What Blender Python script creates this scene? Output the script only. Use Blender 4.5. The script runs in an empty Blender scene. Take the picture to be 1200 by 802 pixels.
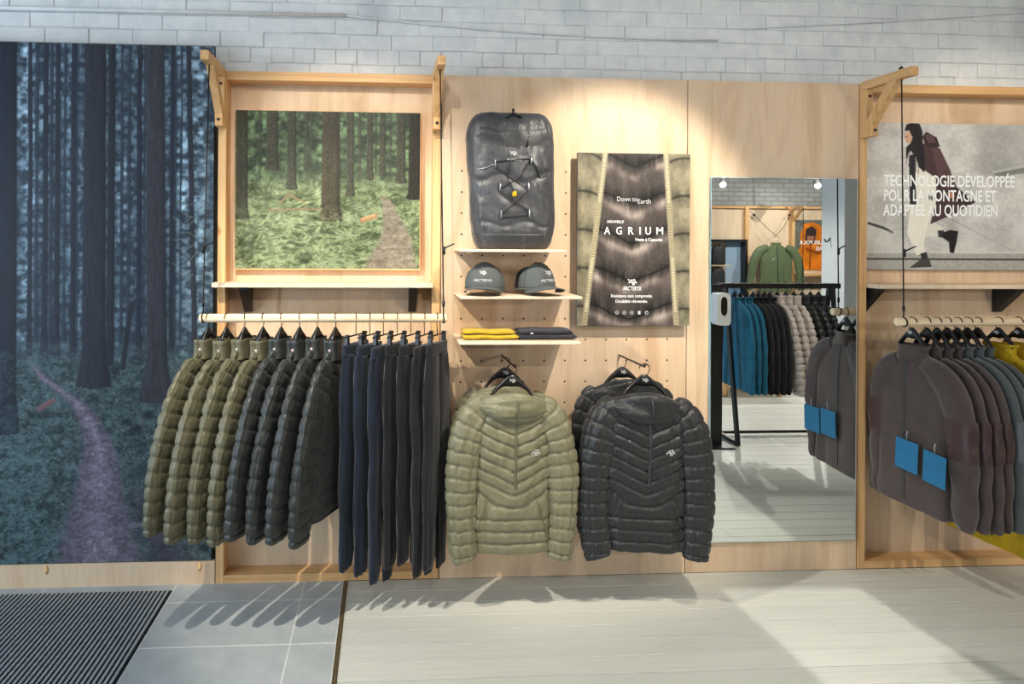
import bpy, bmesh, math, random
import numpy as np
from mathutils import Vector, Matrix, Euler

S = bpy.context.scene
COL = S.collection
PI = math.pi
R = math.radians
random.seed(7)
rng = np.random.default_rng(7)

# ------------------------------------------------------------------ camera, world, exposure
cd = bpy.data.cameras.new('camera')
cam = bpy.data.objects.new('camera', cd)
COL.objects.link(cam)
S.camera = cam
cd.sensor_width = 36.0
cd.lens = 743.0 / 1200.0 * 36.0
cd.shift_x = 0.0900
cd.shift_y = -0.0990
cd.clip_start = 0.05
cd.clip_end = 60
cam.matrix_world = (Matrix.Translation((-0.272, -3.060, 1.637)) @ Matrix.Rotation(-0.055, 4, 'Z')
                    @ Matrix.Rotation(PI / 2, 4, 'X') @ Matrix.Rotation(0.0063, 4, 'Z'))

W = bpy.data.worlds.new('world')
S.world = W
W.use_nodes = True
W.node_tree.nodes['Background'].inputs[0].default_value = (0.55, 0.7, 1.0, 1)
W.node_tree.nodes['Background'].inputs[1].default_value = 0.6

vs = S.view_settings
vs.view_transform = 'Standard'
vs.look = 'None'
vs.gamma = 1.0
vs.use_curve_mapping = False
vs.exposure = 0.12
S.cycles.use_denoising = True
S.cycles.max_bounces = 8
S.cycles.diffuse_bounces = 4
S.cycles.glossy_bounces = 4
S.cycles.sample_clamp_indirect = 6.0

# daylight entering through the shop window beside the mural
def area(name, loc, rot, sx, sy, power, col):
    l = bpy.data.lights.new(name, 'AREA')
    l.shape = 'RECTANGLE'; l.size = sx; l.size_y = sy; l.energy = power; l.color = col
    o = bpy.data.objects.new(name, l)
    COL.objects.link(o); o.location = loc; o.rotation_euler = rot
    return o
area('window_daylight', (-4.52, -3.1, 1.45), (0, R(-90), 0), 2.4, 4.6, 165, (0.70, 0.85, 1.0))

# ------------------------------------------------------------------ helpers: noise
def _h(ix, iy, seed):
    n = (ix.astype(np.int64) * 374761393 + iy.astype(np.int64) * 668265263 + seed * 974634777) & 0xffffffff
    n = ((n ^ (n >> 13)) * 1274126177) & 0xffffffff
    return ((n ^ (n >> 16)) & 0xffff) / 65535.0
def vnoise(x, y, seed=0):
    x = np.asarray(x, float); y = np.asarray(y, float)
    x, y = np.broadcast_arrays(x, y)
    ix = np.floor(x); iy = np.floor(y)
    fx = x - ix; fy = y - iy
    fx = fx * fx * (3 - 2 * fx); fy = fy * fy * (3 - 2 * fy)
    a = _h(ix, iy, seed); b = _h(ix + 1, iy, seed); c = _h(ix, iy + 1, seed); d = _h(ix + 1, iy + 1, seed)
    return (a * (1 - fx) + b * fx) * (1 - fy) + (c * (1 - fx) + d * fx) * fy
def fbm(x, y, seed=0, o=4):
    r = 0; a = 0.5; t = 0
    for i in range(o):
        r = r + a * vnoise(x * 2 ** i, y * 2 ** i, seed + i); t += a; a *= 0.5
    return r / t
def sstep(a, b, x):
    t = np.clip((np.asarray(x, float) - a) / (b - a), 0, 1)
    return t * t * (3 - 2 * t)

# ------------------------------------------------------------------ helpers: meshes
def np_mesh(name, V, Q=None, T=None, smooth=True):
    """mesh from numpy vertices, quads and triangles"""
    V = np.asarray(V, float).reshape(-1, 3)
    Q = np.zeros((0, 4), int) if Q is None else np.asarray(Q, int).reshape(-1, 4)
    T = np.zeros((0, 3), int) if T is None else np.asarray(T, int).reshape(-1, 3)
    me = bpy.data.meshes.new(name)
    me.vertices.add(len(V)); me.vertices.foreach_set('co', V.ravel())
    nl = len(Q) * 4 + len(T) * 3
    me.loops.add(nl); me.loops.foreach_set('vertex_index', np.concatenate([Q.ravel(), T.ravel()]).astype(np.int32))
    npol = len(Q) + len(T)
    st = np.concatenate([np.arange(len(Q)) * 4, len(Q) * 4 + np.arange(len(T)) * 3]).astype(np.int32)
    me.polygons.add(npol); me.polygons.foreach_set('loop_start', st)
    me.polygons.foreach_set('use_smooth', np.full(npol, smooth))
    me.update(calc_edges=True); me.validate()
    return me

class MB:
    """collects shapes into one mesh"""
    def __init__(s): s.v = []; s.f = []; s.sm = []
    def add(s, vs, fs, smooth=False):
        o = len(s.v); s.v += [tuple(map(float, v)) for v in vs]
        s.f += [tuple(int(i) + o for i in f) for f in fs]; s.sm += [smooth] * len(fs); return s
    def box(s, x0, x1, y0, y1, z0, z1, c=0.0, M=None):
        """box with all edges chamfered by c"""
        if c <= 0:
            vs = [(x, y, z) for x in (x0, x1) for y in (y0, y1) for z in (z0, z1)]
            fs = [(0, 1, 3, 2), (4, 6, 7, 5), (0, 4, 5, 1), (2, 3, 7, 6), (0, 2, 6, 4), (1, 5, 7, 3)]
        else:
            c = min(c, abs(x1 - x0) * .45, abs(y1 - y0) * .45, abs(z1 - z0) * .45)
            vs = []; idx = {}
            X = (x0, x1); Y = (y0, y1); Z = (z0, z1); sg = (1, -1)
            for i in (0, 1):
                for j in (0, 1):
                    for k in (0, 1):
                        a = (X[i], Y[j] + sg[j] * c, Z[k] + sg[k] * c)
                        b = (X[i] + sg[i] * c, Y[j], Z[k] + sg[k] * c)
                        d = (X[i] + sg[i] * c, Y[j] + sg[j] * c, Z[k])
                        for t, q in enumerate((a, b, d)):
                            idx[(i, j, k, t)] = len(vs); vs.append(q)
            fs = []
            for i in (0, 1):
                fs.append([idx[(i, 0, 0, 0)], idx[(i, 0, 1, 0)], idx[(i, 1, 1, 0)], idx[(i, 1, 0, 0)]])
                fs.append([idx[(0, i, 0, 1)], idx[(1, i, 0, 1)], idx[(1, i, 1, 1)], idx[(0, i, 1, 1)]])
                fs.append([idx[(0, 0, i, 2)], idx[(0, 1, i, 2)], idx[(1, 1, i, 2)], idx[(1, 0, i, 2)]])
            for j in (0, 1):
                for k in (0, 1):
                    fs.append([idx[(0, j, k, 1)], idx[(1, j, k, 1)], idx[(1, j, k, 2)], idx[(0, j, k, 2)]])
                    fs.append([idx[(j, 0, k, 0)], idx[(j, 1, k, 0)], idx[(j, 1, k, 2)], idx[(j, 0, k, 2)]])
                    fs.append([idx[(j, k, 0, 0)], idx[(j, k, 1, 0)], idx[(j, k, 1, 1)], idx[(j, k, 0, 1)]])
            for i in (0, 1):
                for j in (0, 1):
                    for k in (0, 1):
                        fs.append([idx[(i, j, k, t)] for t in range(3)])
        if M is not None: vs = [M @ Vector(v) for v in vs]
        return s.add(vs, fs)
    def prism(s, poly, d, a0, a1, axis='y'):
        """polygon (pairs) extruded along axis from a0 to a1; pairs are (x,z) for y, (y,z) for x, (x,y) for z"""
        def P(p, a):
            return {'y': (p[0], a, p[1]), 'x': (a, p[0], p[1]), 'z': (p[0], p[1], a)}[axis]
        n = len(poly)
        vs = [P(p, a0) for p in poly] + [P(p, a1) for p in poly]
        fs = [list(range(n)), list(range(2 * n - 1, n - 1, -1))]
        fs += [(i, i + n, (i + 1) % n + n, (i + 1) % n) for i in range(n)]
        return s.add(vs, fs)
    def tube(s, pts, r, n=8, smooth=True, cap=True):
        pts = [Vector(p) for p in pts]
        m = len(pts); rr = r if hasattr(r, '__len__') else [r] * m
        t0 = (pts[1] - pts[0]).normalized()
        u = t0.orthogonal().normalized()
        vs = []; fs = []
        for i, p in enumerate(pts):
            t = (pts[min(i + 1, m - 1)] - pts[max(i - 1, 0)])
            t = t.normalized() if t.length > 1e-9 else t0
            u = (u - t * u.dot(t)); u = u.normalized() if u.length > 1e-6 else t.orthogonal().normalized()
            w = t.cross(u)
            for k in range(n):
                a = 2 * PI * k / n
                vs.append(p + (u * math.cos(a) + w * math.sin(a)) * rr[i])
        for i in range(m - 1):
            for k in range(n):
                fs.append((i * n + k, i * n + (k + 1) % n, (i + 1) * n + (k + 1) % n, (i + 1) * n + k))
        s.add(vs, fs, smooth)
        if cap:
            o = len(s.v) - len(vs)
            s.f += [tuple(o + k for k in range(n))[::-1], tuple(o + (m - 1) * n + k for k in range(n))]; s.sm += [False, False]
        return s
    def lathe(s, prof, c=(0, 0, 0), n=20, smooth=True, M=None):
        vs = []; fs = []; m = len(prof)
        for (r, z) in prof:
            for k in range(n):
                a = 2 * PI * k / n
                v = Vector((c[0] + r * math.cos(a), c[1] + r * math.sin(a), c[2] + z))
                vs.append(M @ v if M is not None else v)
        for i in range(m - 1):
            for k in range(n):
                fs.append((i * n + k, i * n + (k + 1) % n, (i + 1) * n + (k + 1) % n, (i + 1) * n + k))
        fs2 = [tuple(range(n))[::-1], tuple((m - 1) * n + k for k in range(n))]
        s.add(vs, fs + fs2, smooth); return s
    def mesh(s, name):
        me = bpy.data.meshes.new(name)
        me.from_pydata(s.v, [], s.f)
        me.polygons.foreach_set('use_smooth', s.sm)
        bm = bmesh.new(); bm.from_mesh(me); bmesh.ops.recalc_face_normals(bm, faces=bm.faces); bm.to_mesh(me); bm.free()
        me.update(); return me
    def obj(s, name, mat, parent=None, **k): return put(name, s.mesh(name), mat, parent, **k)

def put(name, me, mat, parent=None, loc=None, rot=None, world=False):
    """link a mesh as an object; world=True: the vertices are in world space though it has a parent"""
    o = bpy.data.objects.new(name, me)
    COL.objects.link(o)
    if mat is not None:
        if len(me.materials) == 0: me.materials.append(mat)
        if me.materials[0] is not mat:
            o.material_slots[0].link = 'OBJECT'; o.material_slots[0].material = mat
    if parent is not None:
        o.parent = parent
        if world: o.location = (-parent.location[0], -parent.location[1], -parent.location[2])
    if loc is not None: o.location = loc
    if rot is not None: o.rotation_euler = rot
    return o

def tag(o, label=None, cat=None, group=None, kind=None):
    if label: o['label'] = label
    if cat: o['category'] = cat
    if group: o['group'] = group
    if kind: o['kind'] = kind
    return o
def thing(name, label, cat, loc=(0, 0, 0), rot=(0, 0, 0), group=None, kind=None):
    o = bpy.data.objects.new(name, None)
    COL.objects.link(o); o.location = loc; o.rotation_euler = rot; o.empty_display_size = .05
    return tag(o, label, cat, group, kind)
def struct(name, label=None):
    o = bpy.data.objects.new(name, None); COL.objects.link(o)
    return tag(o, label, None, None, 'structure')

# ------------------------------------------------------------------ helpers: materials
def srgb(r, g, b):
    f = lambda c: ((c / 255 + .055) / 1.055) ** 2.4 if c / 255 > .04045 else c / 255 / 12.92
    return (f(r), f(g), f(b), 1)
class NT:
    def __init__(s, name, rough=.6, spec=.4, metal=0):
        s.m = bpy.data.materials.new(name); s.m.use_nodes = True
        s.t = s.m.node_tree; s.b = s.t.nodes['Principled BSDF']
        s.b.inputs['Roughness'].default_value = rough
        s.b.inputs['Specular IOR Level'].default_value = spec
        s.b.inputs['Metallic'].default_value = metal
    def n(s, typ, **k):
        q = s.t.nodes.new(typ)
        for a, v in k.items():
            if a.startswith('_'): setattr(q, a[1:], v)
            else: q.inputs[a.replace('__', ' ')].default_value = v
        return q
    def l(s, a, ao, b, bi): s.t.links.new(a.outputs[ao], b.inputs[bi])
    def coord(s, scale=(1, 1, 1), rot=(0, 0, 0), kind='Object'):
        tc = s.n('ShaderNodeTexCoord'); mp = s.n('ShaderNodeMapping')
        mp.inputs['Scale'].default_value = scale; mp.inputs['Rotation'].default_value = rot
        s.l(tc, kind, mp, 'Vector'); return mp
    def noise(s, co, scale=5, detail=4, rough=.55, dist=0):
        q = s.n('ShaderNodeTexNoise'); q.inputs['Scale'].default_value = scale; q.inputs['Detail'].default_value = detail
        q.inputs['Roughness'].default_value = rough; q.inputs['Distortion'].default_value = dist
        s.l(co, 'Vector', q, 'Vector'); return q
    def ramp(s, src, out, stops):
        q = s.n('ShaderNodeValToRGB'); e = q.color_ramp.elements
        while len(e) < len(stops): e.new(.5)
        for i, (p, c) in enumerate(stops): e[i].position = p; e[i].color = c
        s.l(src, out, q, 'Fac'); return q
    def mix(s, fac, a, b, mode='MIX'):
        q = s.n('ShaderNodeMix'); q.data_type = 'RGBA'; q.blend_type = mode
        for i, v in ((0, fac), (6, a), (7, b)):
            if isinstance(v, tuple) and hasattr(v[0], 'outputs'): s.t.links.new(v[0].outputs[v[1]], q.inputs[i])
            else: q.inputs[i].default_value = v
        return (q, 2)
    def color(s, src): s.t.links.new(src[0].outputs[src[1]], s.b.inputs['Base Color'])
    def bump(s, src, out, strength=.3, dist=.01):
        q = s.n('ShaderNodeBump'); q.inputs['Strength'].default_value = strength; q.inputs['Distance'].default_value = dist
        s.l(src, out, q, 'Height'); s.l(q, 'Normal', s.b, 'Normal'); return q

def mat_flat(name, col, rough=.6, spec=.4, metal=0, nscale=40, namp=.12, bump=.05, sheen=0):
    t = NT(name, rough, spec, metal)
    co = t.coord(); nz = t.noise(co, nscale, 3)
    lo = tuple(c * (1 - namp) for c in col[:3]) + (1,); hi = tuple(min(1, c * (1 + namp)) for c in col[:3]) + (1,)
    r = t.ramp(nz, 'Fac', [(.3, lo), (.7, hi)]); t.color((r, 0))
    if bump: t.bump(nz, 'Fac', bump, .004)
    if sheen: t.b.inputs['Sheen Weight'].default_value = sheen; t.b.inputs['Sheen Roughness'].default_value = .5
    return t.m
def mat_ply(name, c0, c1, knots=True):
    t = NT(name, .55, .3)
    co = t.coord((3.2, 3.2, .55)); w = t.noise(co, 1.7, 5, .55, 1.3)
    r = t.ramp(w, 'Fac', [(.28, c1), (.5, c0), (.62, c0), (.85, c1)])
    co2 = t.coord((60, 60, 2.5)); g = t.noise(co2, 2.0, 4, .6)
    r2 = t.ramp(g, 'Fac', [(.3, (.86, .82, .78, 1)), (.6, (1, 1, 1, 1))])
    src = t.mix(.55, (r, 0), (r2, 0), 'MULTIPLY')
    if knots:
        co3 = t.coord((9, 9, .9)); k = t.noise(co3, 1.3, 2, .5)
        r3 = t.ramp(k, 'Fac', [(.69, (1, 1, 1, 1)), (.745, (.62, .45, .30, 1))])
        src = t.mix(.8, src, (r3, 0), 'MULTIPLY')
    t.color(src); t.bump(g, 'Fac', .05, .002)
    return t.m
def mat_pine(name, axis, c0, c1):
    t = NT(name, .5, .35)
    sc = {'x': (.7, 22, 22), 'y': (22, .7, 22), 'z': (22, 22, .7)}[axis]
    co = t.coord(sc); g = t.noise(co, 1.6, 4, .6, .6)
    r = t.ramp(g, 'Fac', [(.3, c1), (.55, c0), (.75, c0)])
    k = t.noise(t.coord(tuple(9 if s > 1 else 4 for s in sc)), 1.1, 1, .4)
    r3 = t.ramp(k, 'Fac', [(.76, (1, 1, 1, 1)), (.80, (.42, .25, .13, 1))])
    t.color(t.mix(.8, (r, 0), (r3, 0), 'MULTIPLY')); t.bump(g, 'Fac', .06, .002)
    return t.m

M = {}
M['ply'] = mat_ply('birch_plywood', srgb(226, 198, 166), srgb(203, 169, 133))
M['ply_plain'] = mat_ply('birch_plywood_plain', srgb(232, 209, 180), srgb(219, 192, 160), False)
for ax in 'xyz':
    M['pine_' + ax] = mat_pine('pine_lumber_' + ax, ax, srgb(224, 180, 126), srgb(198, 146, 90))
M['dowel'] = mat_pine('pale_dowel', 'x', srgb(238, 214, 178), srgb(226, 196, 152))
def mk_brick():
    t = NT('painted_brick', .6, .35)
    co = t.coord(kind='Object'); oi = t.n('ShaderNodeObjectInfo')
    ad = t.n('ShaderNodeVectorMath', _operation='ADD'); t.l(co, 'Vector', ad, 0); t.l(oi, 'Location', ad, 1)
    class Wr: outputs = None
    nz = t.n('ShaderNodeTexNoise'); nz.inputs['Scale'].default_value = 14; nz.inputs['Detail'].default_value = 6; t.l(ad, 'Vector', nz, 'Vector')
    r = t.ramp(nz, 'Fac', [(.3, srgb(216, 218, 218)), (.7, srgb(232, 233, 230))])
    n2 = t.n('ShaderNodeTexNoise'); n2.inputs['Scale'].default_value = 55; n2.inputs['Detail'].default_value = 4; t.l(ad, 'Vector', n2, 'Vector')
    t.color((r, 0)); t.bump(n2, 'Fac', .35, .006); return t.m
M['brick'] = mk_brick()
M['mortar'] = mat_flat('painted_mortar', srgb(206, 208, 208), .7, .2, nscale=30, namp=.1, bump=.3)
def mk_floor():
    t = NT('painted_floor_board', .42, .4)
    co = t.coord((1.2, 26, 26)); g = t.noise(co, 1.5, 5, .65, .4)
    r = t.ramp(g, 'Fac', [(.28, srgb(196, 196, 186)), (.5, srgb(208, 208, 198)), (.72, srgb(212, 212, 202))])
    k = t.noise(t.coord((8, 30, 30)), 1.0, 3, .6)
    r2 = t.ramp(k, 'Fac', [(.70, (1, 1, 1, 1)), (.78, (.62, .60, .56, 1))])
    oi = t.n('ShaderNodeObjectInfo'); r4 = t.ramp(oi, 'Random', [(0, (.93, .93, .93, 1)), (1, (1, 1, 1, 1))])
    src = t.mix(.6, (r, 0), (r2, 0), 'MULTIPLY'); src = t.mix(1.0, src, (r4, 0), 'MULTIPLY')
    t.color(src); t.bump(g, 'Fac', .08, .002); return t.m
M['floor'] = mk_floor()
def mk_tile():
    t = NT('concrete_tile', .45, .4)
    nz = t.noise(t.coord((1, 1, 1), kind='Object'), 7, 6, .6)
    r = t.ramp(nz, 'Fac', [(.3, srgb(166, 172, 172)), (.7, srgb(190, 194, 193))])
    oi = t.n('ShaderNodeObjectInfo'); r4 = t.ramp(oi, 'Random', [(0, (.92, .93, .94, 1)), (1, (1, 1, 1, 1))])
    t.color(t.mix(1.0, (r, 0), (r4, 0), 'MULTIPLY')); t.bump(nz, 'Fac', .04, .003); return t.m
M['tile'] = mk_tile()
M['grout'] = mat_flat('grout', srgb(214, 215, 210), .8, .2)
M['gap'] = mat_flat('dark_joint', srgb(90, 84, 72), .8, .2)
M['brass'] = mat_flat('dull_brass', srgb(112, 96, 70), .5, .5, .5)
M['matrib'] = mat_flat('mat_rib', srgb(172, 178, 182), .55, .4, .2)
M['matbase'] = mat_flat('mat_base', srgb(38, 42, 46), .9, .2)
M['white'] = mat_flat('white_paint', srgb(226, 228, 228), .6, .3, nscale=8, namp=.03)
M['ceil'] = mat_flat('ceiling_paint', srgb(200, 202, 204), .8, .2, nscale=3, namp=.04)
M['black'] = mat_flat('black_metal', srgb(24, 24, 25), .4, .5)
M['blackplastic'] = mat_flat('black_plastic', srgb(17, 17, 18), .3, .5)
M['wire'] = mat_flat('bronze_wire', srgb(62, 50, 40), .35, .5, .8)
M['rope'] = mat_flat('dark_cord', srgb(34, 31, 28), .7, .3, nscale=200, namp=.3, bump=.3)
M['steel'] = mat_flat('brushed_steel', srgb(170, 172, 176), .3, .5, .9)
M['print_white'] = mat_flat('white_print', srgb(250, 250, 246), .5, .3, nscale=30, namp=.02, bump=0)
M['print_silver'] = mat_flat('silver_print', srgb(205, 206, 204), .4, .5, nscale=60, namp=.05, bump=0)
M['print_grey'] = mat_flat('grey_print', srgb(120, 122, 122), .5, .4, nscale=60, namp=.05, bump=0)
M['print_dark'] = mat_flat('dark_print', srgb(30, 30, 30), .5, .4, nscale=60, namp=.05, bump=0)
def mk_nylon(name, col, rough=.42, crink=.5):
    t = NT(name, rough, .45)
    co = t.coord(); nz = t.noise(co, 28, 5, .6, .8)
    lo = tuple(c * .86 for c in col[:3]) + (1,); hi = tuple(min(1, c * 1.12) for c in col[:3]) + (1,)
    r = t.ramp(nz, 'Fac', [(.3, lo), (.7, hi)]); t.color((r, 0))
    n2 = t.noise(t.coord((60, 60, 26)), 1.0, 3, .6, 1.0); t.bump(n2, 'Fac', crink, .006)
    t.b.inputs['Sheen Weight'].default_value = .12
    return t.m
M['olive'] = mk_nylon('olive_nylon', srgb(95, 92, 68))
M['olive_hero'] = mk_nylon('pale_olive_nylon', srgb(117, 113, 87))
M['blacknylon'] = mk_nylon('black_nylon', srgb(31, 32, 33))
M['deepnylon'] = mk_nylon('black_green_nylon', srgb(44, 47, 45))
M['cream_nylon'] = mk_nylon('pearl_nylon', srgb(205, 192, 184))
M['lining'] = mat_flat('patterned_lining', srgb(176, 158, 150), .6, .3, nscale=90, namp=.6)
def mk_fleece(name, col, sheen=.4):
    t = NT(name, .95, .15)
    nz = t.noise(t.coord(), 320, 2, .6); n3 = t.noise(t.coord(), 14, 4, .6)
    lo = tuple(c * .82 for c in col[:3]) + (1,); hi = tuple(min(1, c * 1.15) for c in col[:3]) + (1,)
    r = t.ramp(n3, 'Fac', [(.3, lo), (.7, hi)]); t.color((r, 0)); t.bump(nz, 'Fac', .25, .003)
    t.b.inputs['Sheen Weight'].default_value = sheen; t.b.inputs['Sheen Roughness'].default_value = .5
    return t.m
M['brownfleece'] = mk_fleece('brown_fleece', srgb(74, 62, 58))
M['brownpatch'] = mk_nylon('brown_nylon', srgb(66, 44, 41), .5, .2)
M['greyfleece'] = mk_fleece('grey_green_fleece', srgb(78, 82, 81))
M['greypatch'] = mk_nylon('grey_green_nylon', srgb(88, 92, 92), .5, .2)
M['yellow'] = mk_fleece('mustard_cloth', srgb(186, 152, 30), .1)
M['yellowknit'] = mk_fleece('mustard_knit', srgb(186, 156, 40), .15)
M['navyknit'] = mk_fleece('charcoal_knit', srgb(46, 46, 52), .15)
M['navy'] = mk_fleece('navy_twill', srgb(33, 42, 56), .2)
M['charcoal'] = mk_fleece('charcoal_twill', srgb(30, 30, 34), .2)
M['blackfleece'] = mk_fleece('black_fleece', srgb(38, 38, 41), .2)
M['blue'] = mk_fleece('petrol_fleece', srgb(36, 108, 138), .2)
M['forest'] = mk_nylon('forest_shell', srgb(92, 106, 72), .55, .2)
M['pack'] = mk_nylon('coated_grey_nylon', srgb(56, 57, 60), .42, .35)
M['packdark'] = mk_nylon('coated_black_nylon', srgb(44, 45, 47), .45, .3)
M['capgrey'] = mat_flat('cap_twill', srgb(82, 86, 86), .8, .2, nscale=300, namp=.2, bump=.15)
M['capmesh'] = mat_flat('cap_mesh', srgb(28, 29, 31), .85, .2, nscale=300, namp=.4, bump=.4)
M['tagblue'] = mat_flat('blue_card', srgb(38, 110, 150), .6, .3, nscale=10, namp=.05, bump=0)
M['wood_leg'] = M['pine_z']
def mk_mirror():
    t = NT('mirror_silver', .0, .5, 1.0); t.b.inputs['Base Color'].default_value = (.80, .84, .83, 1); return t.m
M['mirror'] = mk_mirror()
def mk_edge():
    t = NT('glass_edge', .15, .5); nz = t.noise(t.coord(), 8, 2)
    r = t.ramp(nz, 'Fac', [(.3, srgb(120, 165, 180)), (.7, srgb(150, 190, 205))]); t.color((r, 0)); return t.m
M['glassedge'] = mk_edge()
def mk_vcol(name, rough=.5, spec=.25):
    t = NT(name, rough, spec); a = t.n('ShaderNodeVertexColor'); a.layer_name = 'ink'
    t.color((a, 0)); return t.m
M['ink'] = mk_vcol('printed_image')
M['ink_gloss'] = mk_vcol('printed_image_satin', .4, .3)
def mk_emit(name, col, st):
    t = NT(name); t.b.inputs['Emission Color'].default_value = col; t.b.inputs['Emission Strength'].default_value = st
    t.b.inputs['Base Color'].default_value = (.8, .8, .8, 1); return t.m
M['lamp'] = mk_emit('lamp_face', (1, .93, .82, 1), 30)

# ------------------------------------------------------------------ room shell
ZC = 3.35
XL, XR, YF = -4.6, 8.3, -7.1
fl = tag(MB().box(XL, XR, YF, .12, -.2, -.005).obj('floor', M['gap']), kind='structure')
tag(MB().box(XL - .1, XR + .1, YF - .1, .4, ZC, ZC + .15).obj('ceiling', M['ceil']), kind='structure')
wb = tag(MB().box(XL - .1, XR + .1, .116, .40, -.2, ZC).obj('wall_back', M['mortar']), kind='structure')
tag(MB().box(XR, XR + .15, YF, .116, -.2, ZC).obj('wall_right', M['white']), kind='structure')
def mk_far_brick():
    t = NT('painted_brick_far', .7, .3)
    co = t.coord((1, 1, 1), (R(90), 0, 0)); b = t.n('ShaderNodeTexBrick')
    b.inputs['Color1'].default_value = srgb(150, 152, 150); b.inputs['Color2'].default_value = srgb(164, 165, 162); b.inputs['Mortar'].default_value = srgb(128, 130, 128)
    b.inputs['Scale'].default_value = 1; b.inputs['Brick Width'].default_value = .21; b.inputs['Row Height'].default_value = .075; b.inputs['Mortar Size'].default_value = .008
    t.l(co, 'Vector', b, 'Vector'); t.color((b, 0)); t.bump(b, 'Fac', -.4, .01); return t.m
tag(MB().box(XL, XR, YF - .15, YF, -.2, ZC).obj('wall_front', mk_far_brick()), kind='structure')
# side wall with the shop window
wl = MB()
for (a, b, c, d) in ((YF, -5.5, 0, ZC), (-.7, .116, 0, ZC), (-5.5, -.7, 0, .2), (-5.5, -.7, 2.75, ZC)):
    wl.box(XL - .15, XL, a, b, c, d)
tag(wl.obj('wall_left', M['white']), kind='structure')
wf = MB()
for y in (-5.5, -3.9, -2.3, -.76): wf.box(XL - .1, XL - .04, y, y + .06, .2, 2.75, .004)
wf.box(XL - .1, XL - .04, -5.5, -.7, .2, .26, .004).box(XL - .1, XL - .04, -5.5, -.7, 2.69, 2.75, .004)
tag(wf.obj('window_1', M['black']), kind='structure')

# painted bricks above the panels
def brick_mesh(w): return MB().box(-w / 2, w / 2, -.0055, .004, -.0366, .0366, .0035).mesh('brick')
bs, bh = brick_mesh(.2082), brick_mesh(.1032)
for k in range(7):
    z = 2.437 + .075 * k + .0375
    head = (k == 1)
    pitch = .105 if head else .21
    x = -2.75 + (0 if k % 2 else .105) + (.03 * math.sin(k * 5))
    while x < 3.75:
        o = put('brick', bh if head else bs, M['brick'], wb, (x, .116 + random.uniform(-.002, .0025), z + random.uniform(-.0018, .0018)))
        o.rotation_euler = (random.uniform(-.02, .02), random.uniform(-.008, .008), random.uniform(-.015, .015))
        o.scale = (random.uniform(.985, 1.02), 1, random.uniform(.96, 1.03))
        x += pitch
# cables and conduit painted over with the bricks
tag(MB().tube([(-2.75, .098, 2.742), (-1.6, .098, 2.747), (-.475, .098, 2.752)], .010, 8).obj('conduit', M['brick']),
    'white painted conduit fixed along the brick courses above the forest mural', 'conduit')
def sag(p, q, s, n=14):
    return [(p[0] + (q[0] - p[0]) * t, p[1], p[2] + (q[2] - p[2]) * t - s * 4 * t * (1 - t)) for t in [i / n for i in range(n + 1)]]
tag(MB().tube(sag((-.475, .099, 2.752), (1.15, .099, 2.672), .018) + [(1.425, .099, 2.673)], .0045, 6).obj('cable', M['brick']),
    'painted cable sagging across the bricks from the conduit end to above the mirror', 'cable')
tag(MB().tube(sag((1.62, .099, 2.742), (3.7, .099, 2.925), .012), .0045, 6).obj('cable', M['brick']),
    'painted cable climbing the bricks above the poster of the running woman', 'cable')

# floor: painted boards
y = 0.0; k = 0
pl_cache = {}
while y > -6.9:
    w = .1
    x = -.440; first = True
    while x < XR - .01:
        L = random.choice((2.0, 2.6, 3.0, 3.4)) if not first else random.choice((1.3, 2.1, 2.9, 3.6))
        first = False
        if x + L > XR - .7: L = XR - x
        g = .0016 if (k % 3 == 1 or k in (3, 6)) else .0005
        key = (round(L, 3), g)
        if key not in pl_cache:
            pl_cache[key] = MB().box(.0005, L - .0005, -w + g, -g, -.02, 0, .0012).mesh('plank')
        put('plank', pl_cache[key], M['floor'], fl, (x, y, random.uniform(-.0006, 0)))
        x += L
    y -= w; k += 1
# floor: concrete tiles and the strip between tile and board
put('grout_bed', MB().box(XL, -.458, -6.9, .115, -.0045, -.0004).mesh('grout_bed'), M['grout'], fl)
xs = [-.461, -.646] + [-.646 - .6 * i for i in range(1, 7)]
ys = [.0, -.152] + [-.152 - .318 * i for i in range(1, 14)]
tl_cache = {}
for i in range(len(xs) - 1):
    for j in range(len(ys) - 1):
        if xs[i + 1] < -1.3 and j >= 1 and j < 6:
            continue                                         # the mat lies here
        if xs[i + 1] < -1.3 and j == 0:
            a, b = ys[0], -.047
        else: a, b = ys[j], ys[j + 1]
        wx, wy = xs[i] - xs[i + 1], a - b
        key = (round(wx, 3), round(wy, 3))
        if key not in tl_cache: tl_cache[key] = MB().box(.0026, wx - .0026, .0026, wy - .0026, -.012, 0, .0006).mesh('tile')
        put('tile', tl_cache[key], M['tile'], fl, (xs[i + 1], b, 0))
put('threshold_strip', MB().box(-.4595, -.4405, -6.9, 0, -.01, .002, .0015).mesh('threshold_strip'), M['brass'], fl)
mt = thing('entrance_mat', 'ribbed grey entrance mat set into the tiles below the forest mural', 'mat', (-2.3, -.9, 0))
put('mat_base', MB().box(-4.2, -1.249, -1.742, -.049, -.004, .0005).mesh('mat_base'), M['matbase'], mt, world=True)
rb = MB(); x = -1.262
while x > -3.4:
    rb.box(x - .011, x, -1.735, -.055, .0005, .0065, .0015); x -= .0207
tag(put('ribs', rb.mesh('ribs'), M['matrib'], mt, world=True), kind='stuff')

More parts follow.
